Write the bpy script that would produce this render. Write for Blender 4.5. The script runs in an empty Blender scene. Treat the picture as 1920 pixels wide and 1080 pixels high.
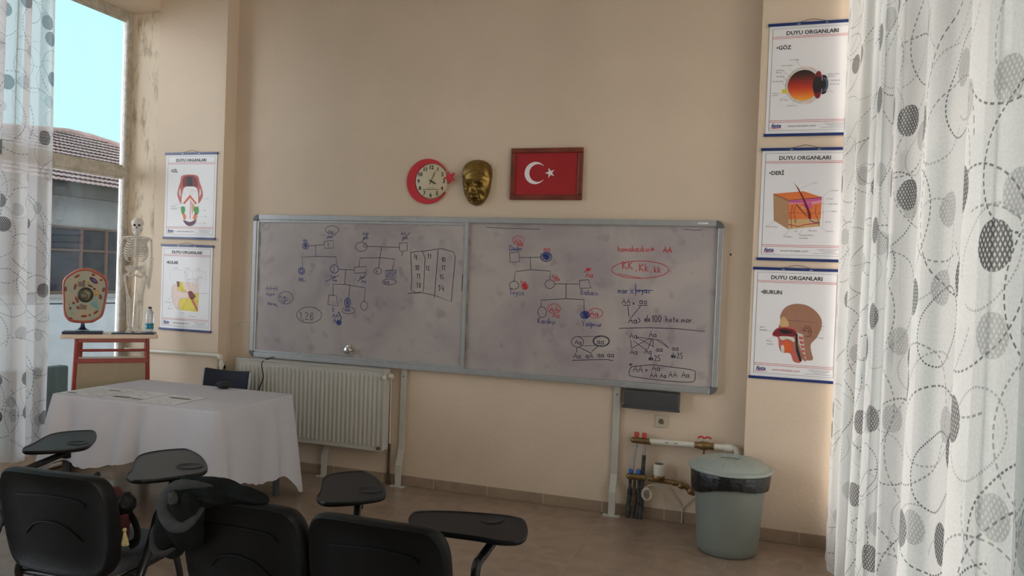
import bpy, bmesh, math, random
from mathutils import Vector, Matrix
random.seed(7)
PI = math.pi
SC = bpy.context.scene
COL = SC.collection
# ------------------------------------------------------------------ camera
CAMP = (4.1149, -5.4741, 1.7016)
YAW, PITCH, ROLL = 0.3193, -0.0176, 0.0376
cam = bpy.data.objects.new('camera', bpy.data.cameras.new('camera'))
COL.objects.link(cam)
_f = Vector((-math.sin(YAW)*math.cos(PITCH), math.cos(YAW)*math.cos(PITCH), math.sin(PITCH)))
_r = Vector((math.cos(YAW), math.sin(YAW), 0)); _u = _r.cross(_f)
_r2 = _r*math.cos(ROLL)+_u*math.sin(ROLL); _u2 = _u*math.cos(ROLL)-_r*math.sin(ROLL)
cam.matrix_world = Matrix(((_r2.x, _u2.x, -_f.x, CAMP[0]), (_r2.y, _u2.y, -_f.y, CAMP[1]), (_r2.z, _u2.z, -_f.z, CAMP[2]), (0, 0, 0, 1)))
cam.data.sensor_width = 36; cam.data.lens = 1430.4*36/1920; cam.data.clip_start = .02; cam.data.clip_end = 200
SC.camera = cam
# ------------------------------------------------------------------ view, sky, daylight
SC.view_settings.view_transform = 'Standard'; SC.view_settings.look = 'None'
SC.view_settings.gamma = 1; SC.view_settings.use_curve_mapping = False
SC.view_settings.exposure = 0.0
W = bpy.data.worlds.new('sky'); SC.world = W; W.use_nodes = True
nt = W.node_tree; nt.nodes.clear()
def N(t, typ, **kw):
    n = t.nodes.new(typ)
    for k, v in kw.items(): setattr(n, k, v)
    return n
wo = N(nt, 'ShaderNodeOutputWorld'); bg = N(nt, 'ShaderNodeBackground'); nt.links.new(bg.outputs[0], wo.inputs[0])
tc = N(nt, 'ShaderNodeTexCoord'); dot = N(nt, 'ShaderNodeVectorMath', operation='DOT_PRODUCT')
dot.inputs[1].default_value = Vector((0.02, -0.90, -0.16)).normalized()      # brighter sky lobe behind the viewer, added and tilted to lift the upper walls
nt.links.new(tc.outputs['Generated'], dot.inputs[0])
rmp = N(nt, 'ShaderNodeValToRGB'); nt.links.new(dot.outputs['Value'], rmp.inputs[0])
mr = rmp.color_ramp; mr.elements[0].position = 0.08; mr.elements[0].color = (.054, .083, .079, 1)
mm = mr.elements.new(.42); mm.color = (.44, .42, .41, 1)
mr.elements[-1].position = 0.80; mr.elements[2].position = .80; mr.elements[2].color = (1, .87, .77, 1)
sx_ = N(nt, 'ShaderNodeSeparateXYZ'); nt.links.new(tc.outputs['Generated'], sx_.inputs[0])
mr1 = N(nt, 'ShaderNodeMapRange'); mr1.inputs[1].default_value = -.8; mr1.inputs[2].default_value = .3; nt.links.new(sx_.outputs[0], mr1.inputs[0])
tn = N(nt, 'ShaderNodeMix', data_type='RGBA'); nt.links.new(mr1.outputs[0], tn.inputs[0]); tn.inputs[6].default_value = (.97, 1.07, 1.24, 1); tn.inputs[7].default_value = (1.08, 1.0, .95, 1)
ml = N(nt, 'ShaderNodeMix', data_type='RGBA', blend_type='MULTIPLY'); ml.inputs[0].default_value = 1
nt.links.new(rmp.outputs[0], ml.inputs[6]); nt.links.new(tn.outputs[2], ml.inputs[7]); nt.links.new(ml.outputs[2], bg.inputs[0]); bg.inputs[1].default_value = 14.0
def portal(name, loc, rot, sx, sy):
    l = bpy.data.lights.new(name, 'AREA'); l.shape = 'RECTANGLE'; l.size = sx; l.size_y = sy; l.cycles.is_portal = True
    o = bpy.data.objects.new(name, l); COL.objects.link(o); o.location = loc; o.rotation_euler = rot
portal('daylight_portal', (-1.42, -3.9, 2.0), (0, -PI/2, 0), 3.9, 7.6)
portal('daylight_portal', (5.02, -4.3, 2.0), (0, PI/2, 0), 3.9, 7.6)

# ------------------------------------------------------------------ materials
def mat(name, c, rough=.6, metal=0, noise=0, nscale=8, bump=0, bscale=60, spec=.5, c2=None, trans=0, coat=0):
    m = bpy.data.materials.new(name); m.use_nodes = True; t = m.node_tree; b = t.nodes['Principled BSDF']
    b.inputs['Base Color'].default_value = (*c, 1); b.inputs['Roughness'].default_value = rough
    b.inputs['Metallic'].default_value = metal; b.inputs['Specular IOR Level'].default_value = spec
    b.inputs['Transmission Weight'].default_value = trans; b.inputs['Coat Weight'].default_value = coat
    tcn = N(t, 'ShaderNodeTexCoord')
    if noise or c2:
        nz = N(t, 'ShaderNodeTexNoise'); nz.inputs['Scale'].default_value = nscale; nz.inputs['Detail'].default_value = 6
        t.links.new(tcn.outputs['Object'], nz.inputs['Vector'])
        mx = N(t, 'ShaderNodeMix', data_type='RGBA'); mrn = N(t, 'ShaderNodeMapRange'); mrn.inputs[1].default_value = .35; mrn.inputs[2].default_value = .65
        t.links.new(nz.outputs[0], mrn.inputs[0]); t.links.new(mrn.outputs[0], mx.inputs[0])
        d = c2 if c2 else tuple(v*(1-noise) for v in c)
        mx.inputs[6].default_value = (*c, 1); mx.inputs[7].default_value = (*d, 1)
        t.links.new(mx.outputs[2], b.inputs['Base Color'])
    if bump:
        nb = N(t, 'ShaderNodeTexNoise'); nb.inputs['Scale'].default_value = bscale; nb.inputs['Detail'].default_value = 4
        t.links.new(tcn.outputs['Object'], nb.inputs['Vector'])
        bp = N(t, 'ShaderNodeBump'); bp.inputs['Strength'].default_value = bump; bp.inputs['Distance'].default_value = .01
        t.links.new(nb.outputs[0], bp.inputs['Height']); t.links.new(bp.outputs[0], b.inputs['Normal'])
    return m
def srgb(r, g, b):
    return tuple(((v/255)/12.92 if v <= 10 else ((v/255+.055)/1.055)**2.4) for v in (r, g, b))
M = {}
M['wall'] = mat('cream_wall_paint', (.70, .565, .43), .75, noise=.07, nscale=1.6, bump=.25, bscale=35)
M['ceiling'] = mat('white_ceiling_paint', (.78, .75, .7), .8, noise=.05, bump=.2)
M['alu'] = mat('anodised_aluminium', (.44, .45, .455), .40, .5, noise=.08, nscale=20)
M['alu_dark'] = mat('grey_corner_plastic', (.12, .125, .13), .5, noise=.1)
M['black'] = mat('black_plastic', (.004, .004, .004), .5, noise=.25, nscale=14, bump=.15, bscale=300, spec=.22)
M['tablet'] = mat('writing_tablet_plastic', (.008, .007, .0072), .42, noise=.15, nscale=30, bump=.1, bscale=400, spec=.3)
M['tubeblk'] = mat('black_painted_steel', (.012, .011, .012), .33, .2, noise=.2, nscale=25)
M['seatfab'] = mat('black_seat_fabric', (.02, .021, .026), .6, noise=.2, nscale=60, bump=.3, bscale=400)
M['white_metal'] = mat('white_enamel', (.56, .54, .48), .35, noise=.05, nscale=6)
M['white_pl'] = mat('white_plastic', (.72, .68, .58), .4, noise=.06, nscale=12)
M['chrome'] = mat('chrome', (.75, .74, .72), .18, 1, noise=.05)
M['brass'] = mat('old_brass', (.32, .21, .09), .45, .8, noise=.3, nscale=25)
M['rust'] = mat('rusty_steel', (.16, .10, .06), .7, .3, c2=(.06, .045, .035), nscale=30)
M['gold'] = mat('aged_gold_metal', (.30, .19, .05), .34, .85, c2=(.17, .10, .025), nscale=9, bump=.12, bscale=50)
M['red_metal'] = mat('red_painted_steel', (.28, .026, .012), .38, noise=.15, nscale=10)
M['red_pl'] = mat('red_plastic', (.55, .03, .03), .4, noise=.1)
M['blue_pl'] = mat('blue_plastic', (.02, .12, .42), .4, noise=.1)
M['cream_board'] = mat('beige_laminate', (.34, .265, .165), .5, noise=.06, nscale=40)
M['edge_wood'] = mat('pale_laminate_top', (.72, .55, .42), .45, noise=.06, nscale=20)
M['flag_red'] = mat('flag_red_cloth', (.40, .012, .02), .35, noise=.08, nscale=4, coat=.3)
M['frame_wood'] = mat('mahogany_frame_wood', (.22, .045, .022), .35, c2=(.14, .03, .018), nscale=12)
M['clock_red'] = mat('clock_red_paint', (.58, .015, .03), .4, noise=.05)
M['clock_face'] = mat('cream_clock_face', (.62, .52, .36), .5, noise=.04)
M['ink'] = mat('black_ink', (.012, .012, .014), .6, noise=.1)
M['paper'] = mat('white_paper', (.80, .79, .80), .45, noise=.02, nscale=3)
M['rail'] = mat('blue_poster_rail', (.008, .03, .15), .35, noise=.1)
M['p_red'] = mat('print_red', (.55, .03, .05), .5, noise=.05)
M['p_grey'] = mat('print_grey', (.18, .17, .17), .5, noise=.05)
def flat(n, r, g, b):
    M[n] = mat('print_'+n, srgb(r, g, b), .5, noise=.06, nscale=30)
for n, c in {'orange': (225, 120, 60), 'tan': (176, 136, 100), 'tan2': (205, 170, 120), 'pink': (225, 150, 170), 'mag': (200, 90, 140), 'skin': (160, 115, 92), 'skinl': (235, 210, 200), 'yel': (225, 205, 60), 'green': (60, 150, 60), 'purp': (90, 30, 70), 'dkred': (120, 25, 35), 'meat': (190, 95, 85), 'bone': (225, 215, 205), 'dk': (35, 25, 30), 'eyeb': (70, 110, 150), 'white': (240, 236, 236), 'orgd': (215, 95, 40), 'brown': (110, 60, 40), 'fetared': (200, 20, 30), 'blu': (50, 60, 130)}.items(): flat(n, *c)
EYE = []
for i in range(12):
    t = i/11
    c = [(40, 22, 18), (75, 30, 22), (130, 35, 25), (175, 45, 25), (205, 75, 30), (228, 120, 40), (240, 165, 60)]
    k = t*6; a = min(int(k), 5); w = k-a
    flat('eye%d' % i, *[c[a][j]*(1-w)+c[a+1][j]*w for j in range(3)]); EYE.append('eye%d' % i)
M['bk'] = mat('marker_black', (.035, .037, .075), .5, noise=.3, nscale=40)
M['bb'] = mat('marker_blue', (.02, .045, .22), .5, noise=.3, nscale=40)
M['br'] = mat('marker_red', (.60, .03, .04), .5, noise=.25, nscale=40)
M['bg'] = mat('old_marker_grey', (.14, .13, .14), .6, noise=.3, nscale=40)
M['bin'] = mat('grey_green_bin_plastic', (.20, .215, .19), .38, noise=.08, nscale=5)
M['binlid'] = mat('pale_green_lid_plastic', (.33, .37, .335), .35, noise=.06, nscale=5)
M['bag'] = mat('black_bin_liner', (.007, .007, .007), .3, bump=.6, bscale=40)
M['bone'] = mat('skeleton_plastic', (.66, .62, .56), .5, noise=.12, nscale=40)
M['socket'] = mat('dark_hollow', (.05, .04, .035), .8, noise=.2)
M['navy'] = mat('navy_blue_plastic', (.008, .015, .055), .3, noise=.1)
M['coral'] = mat('coral_resin', (.46, .15, .085), .45, c2=(.40, .08, .08), nscale=14)
M['cyt'] = mat('cytoplasm_resin', (.40, .29, .18), .5, c2=(.24, .30, .24), nscale=9)
M['mito'] = mat('red_brown_resin', (.25, .05, .03), .4, noise=.2)
M['violet'] = mat('violet_resin', (.07, .03, .13), .4, noise=.2)
M['teal'] = mat('teal_resin', (.12, .42, .46), .4, noise=.2)
M['nucleus'] = mat('bronze_green_resin', (.07, .06, .03), .35, c2=(.14, .12, .07), nscale=30)
M['nucrim'] = mat('dark_grey_resin', (.045, .045, .035), .35, noise=.1)
M['ochre'] = mat('ochre_resin', (.55, .33, .06), .45, noise=.1)
M['cloth'] = mat('white_tablecloth', (.66, .645, .69), .8, noise=.04, nscale=5, bump=.35, bscale=160)
M['jacket'] = mat('dark_green_grey_fabric', (.009, .011, .0105), .95, noise=.3, nscale=12, bump=.25, bscale=160, spec=.1)
M['jtrim'] = mat('grey_knit_trim', (.028, .030, .029), .9, noise=.2, nscale=60, bump=.5, bscale=250)
M['burg'] = mat('burgundy_fabric', (.06, .006, .007), .8, noise=.2, bump=.4, bscale=200)
M['tassel'] = mat('pale_yellow_tassel', (.55, .46, .22), .8, noise=.2, nscale=60)
M['bottle'] = mat('clear_bottle_plastic', (.80, .84, .86), .12, noise=.02, trans=.75)
M['blabel'] = mat('teal_bottle_label', (.01, .22, .32), .4, noise=.1)
M['fabric_navy'] = mat('navy_chair_fabric', (.012, .013, .028), .75, noise=.15, nscale=30)
M['brick'] = mat('wall_plaster_stain', (.45, .36, .26), .85, noise=.2)
M['win_metal'] = mat('painted_steel_window_frame', (.52, .48, .40), .5, c2=(.36, .33, .27), nscale=18, bump=.2, bscale=60)
M['win_white'] = mat('pale_window_bead', (.80, .80, .80), .5, c2=(.58, .57, .56), nscale=30)
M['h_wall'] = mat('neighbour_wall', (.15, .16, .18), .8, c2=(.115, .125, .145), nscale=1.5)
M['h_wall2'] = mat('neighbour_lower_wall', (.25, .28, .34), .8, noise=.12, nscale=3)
M['h_dark'] = mat('dark_eave_and_tile_shade', (.02, .022, .026), .8, noise=.3, nscale=6)
M['h_glass'] = mat('neighbour_window_glass', (.010, .014, .022), .9, c2=(.016, .022, .032), nscale=4, spec=.1)
M['h_frame'] = mat('brown_window_frame', (.05, .026, .024), .6, noise=.2)
M['ground'] = mat('pale_concrete_ground', (.48, .45, .40), .9, noise=.2, nscale=1.2)
M['net'] = mat('dark_green_netting', (.007, .018, .02), .9, noise=.4, nscale=20, bump=.5)
M['plug'] = mat('yellowed_socket_plastic', (.60, .52, .40), .4, noise=.06)
M['greybox'] = mat('grey_tray_plastic', (.06, .06, .062), .5, noise=.1)
M['kraft'] = mat('torn_yellow_sticker', (.55, .46, .26), .7, noise=.2, nscale=60)
M['foam'] = mat('black_pipe_foam', (.02, .02, .022), .7, c2=(.09, .085, .08), nscale=25, bump=.8, bscale=80)
M['lamp'] = mat('lamp_housing', (.7, .7, .7), .4, noise=.05)
# dirty whiteboard
def board_mat():
    m = mat('whiteboard_enamel', (.42, .38, .37), .30); t = m.node_tree; b = t.nodes['Principled BSDF']
    tcn = N(t, 'ShaderNodeTexCoord')
    n1 = N(t, 'ShaderNodeTexNoise'); n1.inputs['Scale'].default_value = 2.2; n1.inputs['Detail'].default_value = 5; n1.inputs['Distortion'].default_value = .8
    n2 = N(t, 'ShaderNodeTexNoise'); n2.inputs['Scale'].default_value = 9; n2.inputs['Detail'].default_value = 3
    for n in (n1, n2): t.links.new(tcn.outputs['Object'], n.inputs['Vector'])
    r1 = N(t, 'ShaderNodeValToRGB'); r1.color_ramp.elements[0].position = .36; r1.color_ramp.elements[0].color = (.36, .31, .32, 1)
    r1.color_ramp.elements[1].position = .62; r1.color_ramp.elements[1].color = (.45, .40, .375, 1)
    r2 = N(t, 'ShaderNodeValToRGB'); r2.color_ramp.elements[0].position = .28; r2.color_ramp.elements[0].color = (.82, .79, .81, 1)
    r2.color_ramp.elements[1].position = .42; r2.color_ramp.elements[1].color = (1, 1, 1, 1)
    mx = N(t, 'ShaderNodeMix', data_type='RGBA', blend_type='MULTIPLY'); mx.inputs[0].default_value = 1
    t.links.new(n1.outputs[0], r1.inputs[0]); t.links.new(n2.outputs[0], r2.inputs[0])
    t.links.new(r1.outputs[0], mx.inputs[6]); t.links.new(r2.outputs[0], mx.inputs[7]); t.links.new(mx.outputs[2], b.inputs['Base Color'])
    return m
M['board'] = board_mat()
def stained_wall():
    m = mat('stained_wall_paint', (.66, .55, .42), .8, bump=.3, bscale=40); t = m.node_tree; b = t.nodes['Principled BSDF']
    tcn = N(t, 'ShaderNodeTexCoord'); mp = N(t, 'ShaderNodeMapping'); mp.inputs['Scale'].default_value = (9, 9, 2.6)
    n1 = N(t, 'ShaderNodeTexNoise'); n1.inputs['Scale'].default_value = 1; n1.inputs['Detail'].default_value = 9; n1.inputs['Roughness'].default_value = .7
    t.links.new(tcn.outputs['Object'], mp.inputs[0]); t.links.new(mp.outputs[0], n1.inputs['Vector'])
    r = N(t, 'ShaderNodeValToRGB'); e = r.color_ramp.elements
    e[0].position = .33; e[0].color = (.25, .18, .11, 1); e[1].position = .5; e[1].color = (.68, .57, .43, 1)
    t.links.new(n1.outputs[0], r.inputs[0]); t.links.new(r.outputs[0], b.inputs['Base Color'])
    return m
M['stain'] = stained_wall()
def tile_mat(name, c1, c2, grout, sx, ox, oy, axis='xy', rough=.3):
    m = mat(name, c1, rough, bump=0); t = m.node_tree; b = t.nodes['Principled BSDF']
    g = N(t, 'ShaderNodeNewGeometry'); sp = N(t, 'ShaderNodeSeparateXYZ'); t.links.new(g.outputs['Position'], sp.inputs[0])
    def M_(op, a, bb=None):
        n = N(t, 'ShaderNodeMath', operation=op)
        for i, v in enumerate((a, bb)):
            if v is None: continue
            if isinstance(v, (int, float)): n.inputs[i].default_value = v
            else: t.links.new(v, n.inputs[i])
        return n.outputs[0]
    ds = []; ids = []
    for ch, o in zip(axis, (ox, oy)):
        s = sp.outputs['XYZ'.index(ch.upper())]
        q = M_('DIVIDE', M_('SUBTRACT', s, o), sx)
        f = M_('FRACT', q); ds.append(M_('ABSOLUTE', M_('SUBTRACT', f, .5))); ids.append(M_('FLOOR', q))
    d = M_('MAXIMUM', ds[0], ds[1]) if len(ds) > 1 else ds[0]
    grt = M_('GREATER_THAN', d, .5-.0035/sx)
    cb = N(t, 'ShaderNodeCombineXYZ')
    for i, v in enumerate(ids): t.links.new(v, cb.inputs[i])
    wn = N(t, 'ShaderNodeTexWhiteNoise'); t.links.new(cb.outputs[0], wn.inputs[0])
    nz = N(t, 'ShaderNodeTexNoise'); nz.inputs['Scale'].default_value = 5; nz.inputs['Detail'].default_value = 7; nz.inputs['Distortion'].default_value = 1.2
    ad = N(t, 'ShaderNodeVectorMath', operation='ADD'); t.links.new(g.outputs['Position'], ad.inputs[0]); t.links.new(wn.outputs['Color'], ad.inputs[1])
    t.links.new(ad.outputs[0], nz.inputs['Vector'])
    mr_ = N(t, 'ShaderNodeMapRange'); mr_.inputs[1].default_value = .3; mr_.inputs[2].default_value = .7; t.links.new(nz.outputs[0], mr_.inputs[0])
    mx = N(t, 'ShaderNodeMix', data_type='RGBA'); mx.inputs[6].default_value = (*c1, 1); mx.inputs[7].default_value = (*c2, 1); t.links.new(mr_.outputs[0], mx.inputs[0])
    m2 = N(t, 'ShaderNodeMix', data_type='RGBA'); t.links.new(grt, m2.inputs[0]); t.links.new(mx.outputs[2], m2.inputs[6]); m2.inputs[7].default_value = (*grout, 1)
    t.links.new(m2.outputs[2], b.inputs['Base Color'])
    return m
M['tile'] = tile_mat('beige_floor_tiles', (.34, .245, .18), (.26, .185, .135), (.31, .24, .18), .4455, 3.5205, -.643, rough=.22)
M['skirt'] = tile_mat('beige_skirting_tiles', (.36, .265, .185), (.28, .20, .14), (.46, .37, .28), .4455, 1.724, 0, axis='x', rough=.35)
def roof_mat():
    m = mat('red_roof_tiles', (.15, .095, .10), .8, c2=(.19, .145, .16), nscale=5, bump=.4, bscale=8)
    return m
M['roof'] = roof_mat()
def glass_mat():
    m = bpy.data.materials.new('dusty_window_glass'); m.use_nodes = True; t = m.node_tree; t.nodes.clear()
    o = N(t, 'ShaderNodeOutputMaterial'); a = N(t, 'ShaderNodeBsdfTransparent'); g = N(t, 'ShaderNodeBsdfGlossy'); d = N(t, 'ShaderNodeBsdfDiffuse')
    a.inputs[0].default_value = (.93, .97, .98, 1); g.inputs['Roughness'].default_value = .03; d.inputs[0].default_value = (.75, .8, .9, 1)
    fr = N(t, 'ShaderNodeFresnel'); fr.inputs[0].default_value = 1.3
    m1 = N(t, 'ShaderNodeMixShader'); t.links.new(fr.outputs[0], m1.inputs[0]); t.links.new(a.outputs[0], m1.inputs[1]); t.links.new(g.outputs[0], m1.inputs[2])
    tcn = N(t, 'ShaderNodeTexCoord'); mp = N(t, 'ShaderNodeMapping'); mp.inputs['Scale'].default_value = (2, 2.2, 1)
    nz = N(t, 'ShaderNodeTexNoise'); nz.inputs['Scale'].default_value = 1.6; nz.inputs['Detail'].default_value = 6
    t.links.new(tcn.outputs['Object'], mp.inputs[0]); t.links.new(mp.outputs[0], nz.inputs['Vector'])
    r = N(t, 'ShaderNodeMapRange'); r.inputs[1].default_value = .4; r.inputs[2].default_value = .75; r.inputs[4].default_value = .05
    t.links.new(nz.outputs[0], r.inputs[0])
    m2 = N(t, 'ShaderNodeMixShader'); t.links.new(r.outputs[0], m2.inputs[0]); t.links.new(m1.outputs[0], m2.inputs[1]); t.links.new(d.outputs[0], m2.inputs[2])
    t.links.new(m2.outputs[0], o.inputs[0]); return m
M['glass'] = glass_mat()
def curtain_mat(name, seed, base_alpha):
    m = bpy.data.materials.new(name); m.use_nodes = True; t = m.node_tree; t.nodes.clear()
    L = t.links.new
    def M_(op, a, b=None, c=None):
        n = N(t, 'ShaderNodeMath', operation=op)
        for i, v in enumerate((a, b, c)):
            if v is None: continue
            if isinstance(v, (int, float)): n.inputs[i].default_value = v
            else: L(v, n.inputs[i])
        return n.outputs[0]
    uv = N(t, 'ShaderNodeUVMap'); sp = N(t, 'ShaderNodeSeparateXYZ'); L(uv.outputs[0], sp.inputs[0])
    U, V = sp.outputs[0], sp.outputs[1]
    def step(x, lo, hi):       # smooth 0..1
        n = N(t, 'ShaderNodeMapRange'); n.interpolation_type = 'SMOOTHSTEP'; L(x, n.inputs[0]); n.inputs[1].default_value = lo; n.inputs[2].default_value = hi; return n.outputs[0]
    def vor(scale, off, rnd):
        mp = N(t, 'ShaderNodeMapping'); mp.inputs['Location'].default_value = (off, off*1.7, 0); L(uv.outputs[0], mp.inputs[0])
        v = N(t, 'ShaderNodeTexVoronoi', voronoi_dimensions='2D', feature='F1'); v.inputs['Scale'].default_value = scale; v.inputs['Randomness'].default_value = rnd
        L(mp.outputs[0], v.inputs['Vector']); dv = N(t, 'ShaderNodeVectorMath', operation='SUBTRACT'); L(mp.outputs[0], dv.inputs[0]); L(v.outputs['Position'], dv.inputs[1])
        s2 = N(t, 'ShaderNodeSeparateXYZ'); L(dv.outputs[0], s2.inputs[0])
        ds = N(t, 'ShaderNodeVectorMath', operation='LENGTH'); L(dv.outputs[0], ds.inputs[0])
        ci = N(t, 'ShaderNodeSeparateXYZ'); L(v.outputs['Color'], ci.inputs[0])
        return ds.outputs['Value'], s2.outputs[0], s2.outputs[1], ci.outputs[0], ci.outputs[1]
    total = None
    def add(x, k):
        nonlocal total
        y = M_('MULTIPLY', x, k); total = y if total is None else M_('MAXIMUM', total, y)
    # large printed discs, hatched with crossing dashes, and paler ones
    hat = M_('MAXIMUM', M_('ABSOLUTE', M_('SINE', M_('MULTIPLY', M_('ADD', M_('MULTIPLY', U, 1.5), V), 150))), M_('ABSOLUTE', M_('SINE', M_('MULTIPLY', M_('SUBTRACT', M_('MULTIPLY', U, 1.5), V), 150))))
    hat = step(hat, .62, .92)
    for sc, off, rr, k in ((2.9, seed, .056, 1.0), (3.3, seed+5.3, .05, .42)):
        d, dx, dy, c1, c2 = vor(sc, off, .85)
        disc = M_('SUBTRACT', 1.0, step(d, rr-.003, rr))
        body = M_('ADD', .30, M_('MULTIPLY', hat, .62))
        on = M_('GREATER_THAN', c1, .30)
        add(M_('MULTIPLY', M_('MULTIPLY', disc, body), on), k)
    # dashed rings of several sizes
    for i, (sc, off, base, var, k) in enumerate(((2.3, seed+11.1, .10, .11, .85), (2.0, seed+17.9, .14, .10, .6), (2.9, seed+23.3, .07, .12, .45), (1.7, seed+31.7, .18, .12, .8))):
        d, dx, dy, c1, c2 = vor(sc, off, 1.0)
        wob = M_('MULTIPLY', M_('SINE', M_('MULTIPLY', M_('ARCTAN2', dy, dx), 2.0)), .02)
        r = M_('ADD', M_('ADD', base, M_('MULTIPLY', c1, var)), wob)
        ring = M_('SUBTRACT', 1.0, step(M_('ABSOLUTE', M_('SUBTRACT', d, r)), .0013, .0040))
        dash = step(M_('SINE', M_('MULTIPLY', M_('ARCTAN2', dy, dx), 62)), -.6, -.1)
        add(M_('MULTIPLY', ring, dash), k)
    # fine net weave
    wv = N(t, 'ShaderNodeTexNoise', noise_dimensions='2D'); wv.inputs['Scale'].default_value = 130; wv.inputs['Detail'].default_value = 2; L(uv.outputs[0], wv.inputs['Vector'])
    weave = step(wv.outputs[0], .35, .65)
    print_ = total
    col = N(t, 'ShaderNodeMix', data_type='RGBA'); L(print_, col.inputs[0]); col.inputs[6].default_value = (.75, .70, .69, 1); col.inputs[7].default_value = (.035, .034, .036, 1)
    df = N(t, 'ShaderNodeBsdfDiffuse'); tl = N(t, 'ShaderNodeBsdfTranslucent'); tr = N(t, 'ShaderNodeBsdfTransparent'); tr.inputs[0].default_value = (1, 1, 1, 1)
    L(col.outputs[2], df.inputs[0]); L(col.outputs[2], tl.inputs[0])
    m1 = N(t, 'ShaderNodeMixShader'); m1.inputs[0].default_value = .5; L(df.outputs[0], m1.inputs[1]); L(tl.outputs[0], m1.inputs[2])
    alpha = M_('MAXIMUM', M_('ADD', base_alpha, M_('MULTIPLY', weave, .07)), M_('MULTIPLY', print_, .95))
    m2 = N(t, 'ShaderNodeMixShader'); L(alpha, m2.inputs[0]); L(tr.outputs[0], m2.inputs[1]); L(m1.outputs[0], m2.inputs[2])
    o = N(t, 'ShaderNodeOutputMaterial'); L(m2.outputs[0], o.inputs[0]); return m
M['curtain_r'] = curtain_mat('sheer_printed_curtain_fabric', 1.3, .80)
M['curtain_l'] = curtain_mat('sheer_printed_curtain_fabric_thin', 7.7, .70)

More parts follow.
